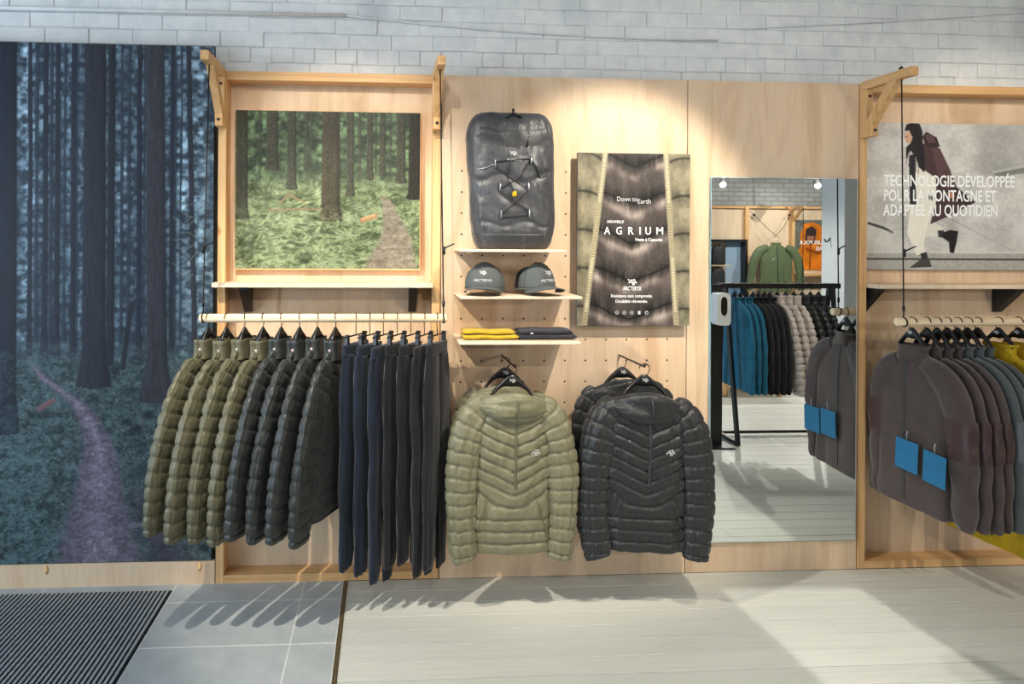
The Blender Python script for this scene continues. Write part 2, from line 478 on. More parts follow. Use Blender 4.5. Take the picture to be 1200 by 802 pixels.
# ------------------------------------------------------------------ plywood panels
def hole_field(x0, x1, z0, z1):
    b = MB()
    nx = int(round((x1 - x0) / .1025)) + 1; nz = int(round((z1 - z0) / .1025)) + 1
    for i in range(nx):
        for j in range(nz):
            cx, cz = x0 + .1025 * i, z0 + .1025 * j
            n = 8
            b.add([(cx + .0048 * math.cos(2 * PI * q / n), -.0006, cz + .0048 * math.sin(2 * PI * q / n)) for q in range(n)], [tuple(range(n))])
    return b.mesh('peg_holes')
p1 = thing('plywood_panel', 'tall birch plywood panel drilled with peg holes behind the backpack and caps', 'panel', (.609, 0, 0))
put('sheet', MB().box(.001, 1.218, 0, .018, 0, 2.44, .0008).mesh('sheet'), M['ply'], p1, world=True)
tag(put('peg_holes', hole_field(.098, 1.13, .132, 1.99), M['print_dark'], p1, world=True), kind='stuff')
p2 = thing('plywood_panel', 'plain birch plywood panel behind the tall mirror', 'panel', (1.66, 0, 0))
put('sheet', MB().box(1.222, 2.102, 0, .018, 0, 2.44, .0008).mesh('sheet'), M['ply'], p2, world=True)
p3 = thing('plinth_board', 'low birch plywood board running under the forest mural', 'board', (-1.9, 0, 0))
put('board', MB().box(-2.75, -1.070, 0, .018, 0, .111, .0008).mesh('board'), M['ply'], p3, world=True)
for x in (-1.845, -1.14):
    put('knot_patch', MB().lathe([(.0, 0), (.014, 0), (.014, .0015), (.0, .0015)], n=14,
        M=Matrix.Translation((x, -.0004, .083)) @ Matrix.Diagonal((.7, 1, 1.5, 1)) @ Matrix.Rotation(PI / 2, 4, 'X')).mesh('knot_patch'), M['pine_z'], p3, world=True)
# backing boards behind panels down to the bricks
# ------------------------------------------------------------------ timber bays with rope brackets
def bracket(parent, xc, w=.036):
    put('bracket_post', MB().box(xc - w / 2, xc + w / 2, -.036, 0, 2.165, 2.405, .0015).mesh('bracket_post'), M['pine_z'], parent, world=True)
    put('bracket_arm', MB().box(xc - w / 2, xc + w / 2, -.305, 0, 2.406, 2.447, .0015).mesh('bracket_arm'), M['pine_y'], parent, world=True)
    br = put('bracket_brace', MB().prism([(-.036, 2.166), (-.070, 2.166), (-.070, 2.222), (-.222, 2.405), (-.168, 2.405), (-.036, 2.248)], 0,
        xc - w / 2 + .001, xc + w / 2 - .001, 'x').mesh('bracket_brace'), M['pine_z'], parent, world=True)
    for (yy, zz) in ((-.0715, 2.195), ):
        put('bolt', MB().lathe([(.0, 0), (.007, 0), (.007, .004), (.004, .006), (0, .006)], n=10,
            M=Matrix.Translation((xc, yy, zz)) @ Matrix.Rotation(PI / 2, 4, 'X')).mesh('bolt'), M['black'], parent, world=True)
    for zz in (2.37,):
        put('bolt', MB().lathe([(.0, 0), (.007, 0), (.007, .004), (.004, .006), (0, .006)], n=10,
            M=Matrix.Translation((xc, -.036, zz)) @ Matrix.Rotation(PI / 2, 4, 'X')).mesh('bolt'), M['black'], parent, world=True)
    put('cord_knot', MB().tube([(xc - .012, -.232, 2.452), (xc, -.228, 2.462), (xc + .014, -.222, 2.455), (xc + .004, -.238, 2.450)], .005, 6).mesh('cord_knot'), M['rope'], parent, world=True)

def bay(x0, x1, label, posts, brk):
    t = thing('timber_bay_frame', label, 'frame', ((x0 + x1) / 2, .05, 0))
    for (a, b) in posts:
        put('post', MB().box(a, b, 0, .089, 0, 2.44, .002).mesh('post'), M['pine_z'], t, world=True)
    put('top_rail', MB().box(x0, x1, 0, .089, 2.398, 2.44, .002).mesh('top_rail'), M['pine_x'], t, world=True)
    put('bottom_rail', MB().box(x0, x1, 0, .089, 0, .038, .002).mesh('bottom_rail'), M['pine_x'], t, world=True)
    put('back_board', MB().box(x0 - .03, x1 + .03, .0895, .101, .01, 2.43, .0005).mesh('back_board'), M['ply'], t, world=True)
    for xc in brk: bracket(t, xc)
    return t
bay(-1.028, -.043, 'open pine frame bay around the framed forest path picture', [(-1.066, -1.028), (-.043, -.003)], [-1.047, -.030])
bay(2.148, 3.70, 'open pine frame bay around the poster of the running woman', [(2.108, 2.148), (3.70, 3.74)], [2.130])

# shelves with black brackets
def bay_shelf(x0, x1, xf, xs, label):
    t = thing('wall_shelf', label, 'shelf', ((x0 + x1) / 2, 0, 1.415))
    put('shelf_board', MB().prism([(xf, -.075), (x1, -.075), (x1, .088), (x0, .088), (x0, -.0006), (xf, -.0006)], 0, 1.415, 1.435, 'z').mesh('shelf_board'), M['ply_plain'], t, world=True)
    for x in xs:
        put('shelf_bracket', MB().prism([(.0885, 1.4145), (-.045, 1.4145), (-.045, 1.400), (.072, 1.285), (.0885, 1.285)], 0, x - .019, x + .019, 'x').mesh('shelf_bracket'), M['black'], t, world=True)
bay_shelf(-1.0275, -.0440, -1.072, (-.935, -.135), 'pale plywood shelf on two black brackets under the framed forest picture')
bay_shelf(2.1485, 3.69, 2.1485, (2.185, 2.92), 'pale plywood shelf on black brackets under the running woman poster')

# rods hung on cords
def rod(x0, x1, z, ropes, label):
    t = thing('hanging_rod', label, 'clothes rail', ((x0 + x1) / 2, -.23, z))
    prof = MB().tube([(x0, -.23, z), (x0 + .003, -.23, z), (x1 - .003, -.23, z), (x1, -.23, z)], [.0165, .019, .019, .0165], 20)
    put('dowel', prof.mesh('dowel'), M['dowel'], t, world=True)
    for (xt, xb) in ropes:
        put('cord', MB().tube([(xt, -.23, 2.404), (xb, -.23, z + .055), (xb, -.23, z + .022)], .0032, 6)
            .tube([(xb + .002 * math.sin(a * 2), -.23 + .0215 * math.cos(a), z + .0215 * math.sin(a)) for a in [i * PI / 10 for i in range(21)]], .0032, 6).mesh('cord'), M['rope'], t, world=True)
        put('cord_stop', MB().tube([(xb, -.23, z + .05), (xb, -.23, z + .075)], .006, 8).mesh('cord_stop'), M['blackplastic'], t, world=True)
        put('tensioner', MB().tube([(xb, -.232, 1.575), (xb, -.232, 1.612)], .0065, 8).tube([(xb, -.236, 1.6), (xb + .018, -.240, 1.612), (xb + .045, -.244, 1.625)], .0035, 6).mesh('tensioner'), M['blackplastic'], t, world=True)
    return t
rod(-1.081, .006, 1.291, [(-1.047, -1.066), (-.030, -.008)], 'pale wooden rod hung on cords carrying puffer jackets and trousers')
rod(2.112, 3.95, 1.272, [(2.130, 2.147), (3.72, 3.72)], 'pale wooden rod hung on cords carrying the brown and grey fleece jackets')

# three small shelves on the pegboard
def peg_shelf(x0, x1, z, d, label):
    t = thing('small_shelf', label, 'shelf', ((x0 + x1) / 2, 0, z))
    put('shelf_board', MB().box(x0, x1, -d, -.001, z - .012, z, .002).mesh('shelf_board'), M['ply_plain'], t, world=True)
    for x in (x0 + .07, x1 - .06):
        put('shelf_peg', MB().tube([(x, -.0005, z - .018), (x, -.12, z - .018)], .0055, 8).mesh('shelf_peg'), M['dowel'], t, world=True)
peg_shelf(.060, .535, 1.600, .27, 'small plywood peg shelf under the grey backpack')
peg_shelf(.060, .608, 1.392, .28, 'small plywood peg shelf carrying two grey caps')
peg_shelf(.057, .602, 1.190, .28, 'small plywood peg shelf carrying two folded knit neck warmers')

# mirror
mr = thing('wall_mirror', 'tall frameless mirror fixed to the plywood panel', 'mirror', (1.707, 0, .155))
put('glass', MB().box(1.332, 2.084, -.0165, -.004, .155, 1.960, 0).mesh('glass'), M['glassedge'], mr, world=True)
put('silvering', MB().add([(1.334, -.0170, .157), (2.081, -.0170, .157), (2.081, -.0170, 1.958), (1.334, -.0170, 1.958)], [(0, 1, 2, 3)]).mesh('silvering'), M['mirror'], mr, world=True)
put('mirror_back', MB().box(1.345, 2.07, -.004, -.0005, .165, 1.95, 0).mesh('mirror_back'), M['black'], mr, world=True)

# ------------------------------------------------------------------ ceiling track with spotlights
def spot(name, loc, aim, power, deg, blend, col, label, rad=.018, group='ceiling spotlights', square=False):
    t = thing(name, label, 'spotlight', (loc[0], loc[1], ZC), group=group)
    d = (Vector(aim) - Vector(loc)).normalized()
    Lc = Vector(loc)
    q = d.to_track_quat('-Z', 'Y').to_matrix().to_4x4()
    T = Matrix.Translation(Lc - t.location) @ q
    put('stem', MB().tube([(0, 0, -.0005), (0, 0, loc[2] - ZC + .06)], .009, 8).mesh('stem'), M['white'], t)
    h = MB(); h.lathe([(.026, .15), (.042, .145), (.046, .02), (.050, .0), (.044, .0), (.040, .03), (0, .032)], n=20, M=T)
    put('housing', h.mesh('housing'), M['white'], t)
    put('lens', MB().lathe([(0, .022), (.038, .022), (.038, .026), (0, .026)], n=16, M=T).mesh('lens'), M['lamp'], t)
    l = bpy.data.lights.new('beam', 'SPOT'); l.energy = power; l.spot_size = R(deg); l.spot_blend = blend; l.color = col; l.shadow_soft_size = rad
    o = bpy.data.objects.new('beam', l); COL.objects.link(o); o.parent = t; o.matrix_local = T @ Matrix.Translation((0, 0, -.012))
    return t
WARM = (1.0, .92, .79)
NEUT = (1.0, .94, .86)
spot('track_spotlight', (-1.30, -1.48, 2.95), (-.05, -.20, .85), 240, 60, .5, WARM, 'white track spotlight on the ceiling aimed at the puffer jackets')
spot('track_spotlight', (-.45, -1.60, 2.95), (-.45, .05, 1.75), 85, 50, .6, WARM, 'white track spotlight on the ceiling aimed at the framed forest picture')
spot('track_spotlight', (1.16, -1.48, 2.95), (.78, 0, 1.42), 198, 55, .5, WARM, 'white track spotlight on the ceiling aimed at the hooded jackets')
spot('track_spotlight', (2.55, -1.75, 2.95), (2.85, .05, 1.95), 62, 46, .7, WARM, 'white track spotlight on the ceiling aimed at the running woman poster')

spot('track_spotlight', (-.6, -3.9, 3.15), (-.3, .1, 2.45), 66, 100, .7, NEUT, 'white added fill lamp on the ceiling brightening the brick wall over the timber bay', rad=.05)  # this pair is added out of view as fill for the upper bricks
spot('track_spotlight', (1.9, -3.9, 3.15), (1.9, .1, 2.45), 66, 100, .7, NEUT, 'white added fill lamp on the ceiling brightening the brick wall over the mirror', rad=.05)
# added lamp: imitates light the mirror throws on the boards, cropped by plates
def mirror_bounce_lamp(L, quad, power, col, label):
    t = thing('added_bounce_lamp', label, 'spotlight', (L[0], L[1], ZC))
    o0 = Vector(t.location); Lv = Vector(L); zp = L[2] - .10
    hole = [Lv + (Vector((q[0], q[1], 0)) - Lv) * (.10 / L[2]) for q in quad]
    out = [Vector((L[0] + sx * .13, L[1] + sy * .13, zp)) for sx, sy in ((-1, 1), (1, 1), (1, -1), (-1, -1))]
    for i in range(4):
        j = (i + 1) % 4
        vs = [out[i], out[j], hole[j], hole[i]]
        vs = [v - o0 for v in vs] + [v - o0 + Vector((0, 0, .002)) for v in vs]
        put('beam_mask_plate', MB().add(vs, [(0, 1, 2, 3), (7, 6, 5, 4), (0, 4, 5, 1), (1, 5, 6, 2), (2, 6, 7, 3), (3, 7, 4, 0)]).mesh('beam_mask_plate'), M['black'], t)
    h = MB()
    for (x0, x1, y0, y1) in ((-.135, .135, .131, .135), (-.135, .135, -.135, -.131), (-.135, -.131, -.131, .131), (.131, .135, -.131, .131)):
        h.box(x0, x1, y0, y1, zp - o0.z - .004, L[2] - o0.z + .08)
    h.box(-.135, .135, -.135, .135, L[2] - o0.z + .08, L[2] - o0.z + .085)
    put('housing', h.mesh('housing'), M['black'], t)
    put('stem', MB().tube([(0, 0, -.0005), (0, 0, L[2] - o0.z + .085)], .01, 8).mesh('stem'), M['black'], t)
    l = bpy.data.lights.new('beam', 'SPOT'); l.energy = power; l.spot_size = R(100); l.spot_blend = .1; l.color = col; l.shadow_soft_size = .0008
    o = bpy.data.objects.new('beam', l); COL.objects.link(o); o.parent = t; o.location = Lv - o0
mirror_bounce_lamp((1.75, -.95, 3.15), [(1.318, -.144), (1.985, -.160), (2.10, -1.75), (1.44, -1.75)], 150, (1, .97, .88), 'black added ceiling lamp imitating the light patch the mirror throws on the boards')

# ------------------------------------------------------------------ printed pictures: painted in numpy, one ink colour per vertex
def lin(a):
    a = np.clip(a / 255.0, 0, 1)
    return np.where(a > .04045, ((a + .055) / 1.055) ** 2.4, a / 12.92)
def ink_plane(name, img, x0, x1, z0, z1, y, mat, parent, gain=1.0, quad=None):
    h, w = img.shape[:2]
    gx, gz = np.meshgrid(np.linspace(0, 1, w), np.linspace(1, 0, h))
    V = np.stack([x0 + (x1 - x0) * gx, np.full_like(gx, y), z0 + (z1 - z0) * gz], -1)
    i = np.arange(h * w).reshape(h, w)
    Q = np.stack([i[1:, :-1], i[1:, 1:], i[:-1, 1:], i[:-1, :-1]], -1)
    me = np_mesh(name, V, Q, smooth=False)
    at = me.color_attributes.new('ink', 'FLOAT_COLOR', 'POINT')
    c = np.ones((h * w, 4)); c[:, :3] = np.clip(lin(img).reshape(-1, 3) * gain, 0, 1)
    at.data.foreach_set('color', c.ravel())
    return put(name, me, mat, parent, world=True)
def inpoly(u, v, P):
    du = (u[0, 1] - u[0, 0]) * .33; dv = (v[1, 0] - v[0, 0]) * .33
    return sum(inpoly1(u + a * du, v + b * dv, P).astype(float) for a in (-1, 0, 1) for b in (-1, 0, 1)) / 9
def inpoly1(u, v, P):
    m = np.zeros(u.shape, bool); n = len(P)
    for i in range(n):
        x0, y0 = P[i]; x1, y1 = P[(i + 1) % n]
        if y0 == y1: continue
        c = ((v >= min(y0, y1)) & (v < max(y0, y1))) & (u < (x1 - x0) * (v - y0) / (y1 - y0) + x0)
        m ^= c
    return m
def C3(*c): return np.array(c, float)
def blend(img, m, col):
    m = np.asarray(m, float)[..., None]
    img[:] = img * (1 - m) + np.asarray(col, float) * m
def stroke(img, u, v, pts, w, col, a=1.0):
    for (p, q) in zip(pts[:-1], pts[1:]):
        dx, dy = q[0] - p[0], q[1] - p[1]; L2 = dx * dx + dy * dy + 1e-9
        t = np.clip(((u - p[0]) * dx + (v - p[1]) * dy) / L2, 0, 1)
        d = np.hypot(u - p[0] - t * dx, v - p[1] - t * dy)
        blend(img, a * (1 - sstep(w * .6, w * 1.25, d)), col)
def trunk(img, u, v, xc, w, y0, base, col, seed, flare=1.5, lean=0.0, a=1.0):
    yy = np.clip((v - y0) / (base - y0), 0, 1)
    c = xc + lean * (v - base) + 1.5 * (fbm(v / 60, v * 0 + seed, seed) - .5)
    hw = w / 2 * (.88 + .12 * yy + (flare - 1) * sstep(.86, 1.0, yy) ** 1.5)
    d = np.abs(u - c) / hw
    edge = 1 - sstep(.86, 1.06, d)
    m = edge * (v < base + 3 * (1 - d)) * (v >= y0 - 1)
    bark = .72 + .34 * fbm(u / 1.9, v / 13, seed + 3) + .14 * (vnoise(u / 1.1, v / 5, seed + 9) - .5)
    side = 1.0 - .30 * sstep(.3, 1.0, (u - c) / hw) + .10 * sstep(.2, .9, -(u - c) / hw)
    blend(img, m * a, np.asarray(col)[None, None] * (bark * side)[..., None])
def ferns(u, v, seed, s=1.0):
    """fern tufts: short arching strokes in clumps over soft mottling"""
    r = 0
    for k, (ang, f) in enumerate(((.35, 1), (-.4, 1.1), (.8, .9), (-.9, .8), (.05, 1))):
        wob = 1.2 * fbm(u / (26 * s), v / (26 * s), seed + 7 + k, 2)
        a = u * math.cos(ang) + v * math.sin(ang); b = -u * math.sin(ang) + v * math.cos(ang)
        n = 1 - np.abs(2 * vnoise(a / (8 * s) + wob, b / (2.0 * s) * f + 3 * wob, seed + k) - 1)
        clump = sstep(.35, .75, fbm(u / (17 * s), v / (11 * s), seed + 20 + k, 3))
        r = np.maximum(r, n ** 2 * clump)
    return .65 * r + .35 * fbm(u / (6 * s), v / (4 * s), seed + 50, 4)

def paint_mural():
    W_, H_ = 430, 606                       # u runs from -177 to 253, v from 52 to 657 of the wall print
    u, v = np.meshgrid(np.linspace(-177, 253, W_), np.linspace(52, 657, H_))
    n1 = fbm(u / 7, v / 5.5, 1, 4); n2 = fbm(u / 24, v / 55, 5, 3); n3 = vnoise(u / 2.0, v / 2.0, 8)
    img = np.zeros((H_, W_, 3))
    glow = np.clip((n1 - .36) * 2.2, 0, 1) * (.35 + 1.1 * np.clip(n2 - .22, 0, 1)) * (1 - .35 * sstep(260, 420, v))
    img += C3(44, 56, 66); img += glow[..., None] * C3(110, 124, 130) + (n3 - .5)[..., None] * 14
    bright = ((sstep(20, 30, u) * (1 - sstep(34, 44, u))) + .7 * sstep(70, 76, u) * (1 - sstep(88, 96, u)) + .9 * sstep(205, 215, u) * (1 - sstep(240, 250, u))) * np.clip(n1 * 1.6 - .35, 0, 1)
    img += bright[..., None] * C3(62, 72, 78) * (1 - .6 * sstep(330, 430, v))[..., None]
    # far thin trunks
    for (x, w, b, s) in ((43, 5, 400, 11), (60, 5, 405, 12), (76, 4, 398, 13), (90, 5, 412, 14), (143, 4, 402, 15), (152, 5, 400, 16), (170, 3, 395, 17), (206, 5, 405, 18), (214, 3, 400, 19), (-30, 6, 400, 20), (-60, 5, 410, 21), (-95, 7, 405, 22), (-140, 6, 400, 23)):
        trunk(img, u, v, x, w, 52, b, C3(52, 62, 76), s, 1.2, a=.85)
    for (x, w, b, s) in ((35, 6, 408, 31), (53, 7, 412, 32), (67, 7, 425, 33), (86, 7, 420, 34), (131, 9, 418, 35), (164, 7, 420, 36), (203, 6, 430, 37), (-15, 9, 420, 38), (-80, 9, 430, 39), (-120, 8, 425, 40)):
        trunk(img, u, v, x, w, 52, b, C3(44, 50, 62), s, 1.3)
    trunk(img, u, v, 232, 7, 52, 425, C3(48, 52, 62), 42, 1.2, lean=.028)
    # forest floor
    gm = sstep(392, 432, v + 14 * (fbm(u / 18, v / 9, 50) - .5))
    fr = ferns(u, v, 60, .8)
    base = C3(24, 34, 38) + fr[..., None] * C3(84, 96, 94) + (fbm(u / 3, v / 3, 71) - .5)[..., None] * 26
    img[:] = img * (1 - gm[..., None]) + base * gm[..., None]
    # path
    vv = [425, 440, 455, 470, 490, 520, 560, 600, 660]
    cc = [38, 50, 70, 92, 106, 118, 119, 117, 120]; ww = [4, 7, 8, 11, 15, 21, 31, 42, 60]
    c = np.interp(v, vv, cc); hw = np.interp(v, vv, ww) * (.9 + .3 * (fbm(u / 8, v / 8, 80) - .5))
    d = np.abs(u - c) / hw
    pm = (1 - sstep(.75, 1.15, d + .35 * (fbm(u / 4, v / 4, 81) - .5))) * sstep(420, 432, v)
    earth = C3(112, 106, 120) * (.62 + .5 * fbm(u / 6, v / 3, 82) + .25 * (vnoise(u / 1.5, v / 1.2, 83) - .5))[..., None]
    earth = earth * (1 + .22 * (1 - sstep(0, .7, d)))[..., None]
    img[:] = img * (1 - pm[..., None]) + earth * pm[..., None]
    # duff right of the path
    dm = sstep(0, .6, (u - c) / hw - .9) * (1 - sstep(1.5, 2.6, (u - c) / hw)) * sstep(540, 600, v) * .7
    blend(img, dm, C3(66, 60, 72)); 
    img += (vnoise(u / 1.3, v / 1.3, 90) - .5)[..., None] * 20 * gm[..., None]
    # big trunks in front
    trunk(img, u, v, 8, 26, 52, 505, C3(30, 38, 52), 43, 1.35)
    trunk(img, u, v, 111, 30, 52, 452, C3(50, 52, 62), 44, 1.45)
    trunk(img, u, v, 130, 8, 52, 425, C3(44, 48, 58), 45, 1.2)
    trunk(img, u, v, 187, 26, 52, 470, C3(62, 62, 70), 46, 1.75, lean=.012)
    trunk(img, u, v, -50, 30, 52, 480, C3(40, 44, 52), 47, 1.4)
    trunk(img, u, v, -150, 34, 52, 500, C3(40, 44, 52), 48, 1.4)
    stroke(img, u, v, [(146, 430), (150, 395), (156, 355)], 3.2, C3(40, 44, 52))
    for s_ in range(10):
        x0 = 208 + 4 * math.sin(s_ * 2.1); y0 = 235 + s_ * 9
        stroke(img, u, v, [(x0, y0), (x0 + 12, y0 + 4 + 5 * math.sin(s_)), (x0 + 22, y0 + 2 + 8 * math.sin(s_ * 1.7))], .7, C3(128, 138, 128), .5)
    # fallen pieces
    stroke(img, u, v, [(47, 478), (64, 468)], 3.6, C3(118, 80, 84), .85); stroke(img, u, v, [(47, 476), (64, 466)], 1.5, C3(140, 98, 98), .7)
    stroke(img, u, v, [(158, 476), (168, 490), (172, 505)], 1.4, C3(98, 90, 92), .6); stroke(img, u, v, [(156, 616), (172, 613)], 3.2, C3(128, 124, 136), .5)
    for s_ in range(26):
        a = random.uniform(100, 240); b = random.uniform(560, 655); q = random.uniform(-.6, .6)
        stroke(img, u, v, [(a, b), (a + 9 * math.cos(q), b + 9 * math.sin(q))], .7, C3(128, 122, 130), .55)
    tm = gm * (1 - pm) * sstep(40, -10, u - 55)
    blend(img, np.clip(tm * (fr - .3) * 1.2, 0, .4), C3(84, 112, 116))
    return np.clip(img, 10, 255)

mu = thing('forest_mural', 'tall dark printed mural of a misty forest path beside the pine bay', 'mural', (-1.9, 0, .115))
put('mural_board', MB().box(-2.75, -1.083, -.004, .016, .114, 2.553, .0005).mesh('mural_board'), M['print_dark'], mu, world=True)
ink_plane('mural_print', paint_mural(), -2.748, -1.085, .116, 2.551, -.0046, M['ink'], mu, 1.0)

def paint_forest():
    W_, H_ = 290, 250
    u, v = np.meshgrid(np.linspace(118, 597, W_) , np.linspace(197, 610, H_))   # working units of the print
    s = 2.2
    n1 = fbm(u / 16, v / 12, 101, 4); n2 = fbm(u / 60, v / 70, 105, 3)
    img = np.zeros((H_, W_, 3)) + C3(52, 62, 48)
    img += np.clip((n1 - .32) * 2, 0, 1)[..., None] * C3(78, 98, 66) * (.4 + n2)[..., None]
    for (x, w, b, q) in ((300, 16, 430, 1), (312, 8, 420, 2), (438, 10, 390, 3), (520, 8, 380, 4), (180, 10, 420, 5), (480, 8, 385, 6)):
        trunk(img, u, v, x, w, 190, b, C3(74, 76, 62), 110 + q, 1.2, a=.6)
    gm = sstep(330, 420, v + 40 * (fbm(u / 40, v / 22, 130) - .5))
    fr = ferns(u, v, 140, s)
    base = C3(52, 60, 40) + fr[..., None] * C3(126, 134, 104) + (fbm(u / 30, v / 18, 150) - .5)[..., None] * 70
    img[:] = img * (1 - gm[..., None]) + base * gm[..., None]
    for (x, w, b, q) in ((212, 34, 352, 7), (262, 26, 402, 8), (414, 22, 418, 9), (465, 18, 375, 10), (498, 18, 365, 11), (547, 26, 382, 12), (135, 32, 480, 13)):
        trunk(img, u, v, x, w, 190, b, C3(76, 76, 62), 120 + q, 1.25, a=.92)
    vv = [415, 440, 470, 510, 560, 615]; cc = [495, 515, 520, 535, 530, 520]; ww = [8, 14, 22, 34, 52, 72]
    c = np.interp(v, vv, cc); hw = np.interp(v, vv, ww); d = np.abs(u - c) / hw + .3 * (fbm(u / 10, v / 9, 160) - .5)
    pm = (1 - sstep(.8, 1.15, d)) * sstep(410, 430, v)
    earth = C3(150, 140, 122) * (.7 + .45 * fbm(u / 14, v / 6, 161) + .2 * (vnoise(u / 4, v / 3, 162) - .5))[..., None]
    img[:] = img * (1 - pm[..., None]) + earth * pm[..., None]
    trunk(img, u, v, 364, 52, 190, 484, C3(76, 70, 54), 133, 1.25)
    trunk(img, u, v, 583, 34, 190, 425, C3(48, 46, 38), 134, 1.3)
    m2 = sstep(430, 480, v) * gm * (1 - pm); blend(img, np.clip(m2 * (fr - .35) * 1.1, 0, .6), C3(160, 176, 134))
    stroke(img, u, v, [(205, 458), (270, 455), (340, 453)], 3.2, C3(140, 116, 92), .8); stroke(img, u, v, [(230, 440), (262, 412)], 2.5, C3(140, 116, 90)); stroke(img, u, v, [(300, 440), (262, 420)], 2, C3(150, 126, 96))
    stroke(img, u, v, [(446, 482), (480, 471)], 7, C3(176, 134, 94), .9); stroke(img, u, v, [(446, 478), (478, 468)], 3, C3(206, 168, 124), .8)
    img += (vnoise(u / 3, v / 3, 170) - .5)[..., None] * 22
    return np.clip(img, 8, 255)
fp = thing('forest_picture', 'wide printed picture of a green forest path mounted in the pine bay', 'picture', (-.548, .06, 1.498))
put('picture_board', MB().box(-.998, -.098, .058, .0890, 1.490, 2.266, .001).mesh('picture_board'), M['pine_x'], fp, world=True)
ink_plane('picture_print', paint_forest(), -.997, -.102, 1.498, 2.265, .0570, M['ink'], fp, .8)

# ------------------------------------------------------------------ lettering
def text_mesh(s, size, bold=0, xs=1.0, align='LEFT', sp=1.0, shear=0):
    c = bpy.data.curves.new('lettering', 'FONT'); c.body = s; c.size = size; c.offset = bold; c.align_x = align; c.space_character = sp; c.shear = shear
    c.extrude = .0003; c.resolution_u = 3
    o = bpy.data.objects.new('lettering', c); COL.objects.link(o)
    dg = bpy.context.evaluated_depsgraph_get()
    me = bpy.data.meshes.new_from_object(o.evaluated_get(dg))
    bpy.data.objects.remove(o); bpy.data.curves.remove(c)
    co = np.zeros(len(me.vertices) * 3); me.vertices.foreach_get('co', co); co = co.reshape(-1, 3)
    n = np.stack([co[:, 0] * xs, -co[:, 2], co[:, 1]], -1); me.vertices.foreach_set('co', n.ravel())
    me.materials.clear(); me.update(); return me
def letter(s, size, parent, x, y, z, mat, name='lettering', width=None, **k):
    me = text_mesh(s, size, **k)
    if width:                                   # fit the set width of the print
        xs_ = [v.co.x for v in me.vertices]; w0 = max(xs_) - min(xs_)
        for v in me.vertices: v.co.x *= width / w0
    return put(name, me, mat, parent, loc=(x - parent.location[0], y - parent.location[1], z - parent.location[2]))
def quad_strokes(pl, w, b, f=lambda p: (p[0], 0, p[1])):
    for pts in pl:
        for (p, q) in zip(pts[:-1], pts[1:]):
            d = Vector((q[0] - p[0], q[1] - p[1]))
            if d.length < 1e-6: continue
            n = Vector((-d.y, d.x)).normalized() * w / 2
            b.add([f((p[0] + n.x, p[1] + n.y)), f((p[0] - n.x, p[1] - n.y)), f((q[0] - n.x, q[1] - n.y)), f((q[0] + n.x, q[1] + n.y))], [(0, 1, 2, 3)])
BIRD = [[(-.42, .16), (-.34, .23), (-.26, .16), (-.16, .06), (0, .02), (.14, -.04)], [(-.34, .23), (-.44, .22)],
        [(-.12, .06), (-.05, .22), (.10, .16), (.24, .28)], [(.10, .16), (.30, .20)], [(.10, .16), (.32, .12)],
        [(-.10, .02), (-.24, -.06), (-.36, -.02)], [(-.24, -.06), (-.34, -.12)], [(.02, 0), (-.02, -.14), (.08, -.22), (.02, -.30)], [(.08, -.22), (.14, -.30)],
        [(.10, -.02), (.12, -.14), (.22, -.18), (.24, -.28)], [(.14, -.04), (.30, -.04), (.44, -.12)], [(.14, -.04), (.34, .02), (.46, -.02)], [(-.08, .03), (.06, -.06), (.14, -.04)]]
def bird_mesh(sz, th=.055):
    b = MB(); quad_strokes([[(p[0] * sz, p[1] * sz) for p in s] for s in BIRD], th * sz, b)
    me = bpy.data.meshes.new('emblem'); me.from_pydata(b.v, [], b.f); return me

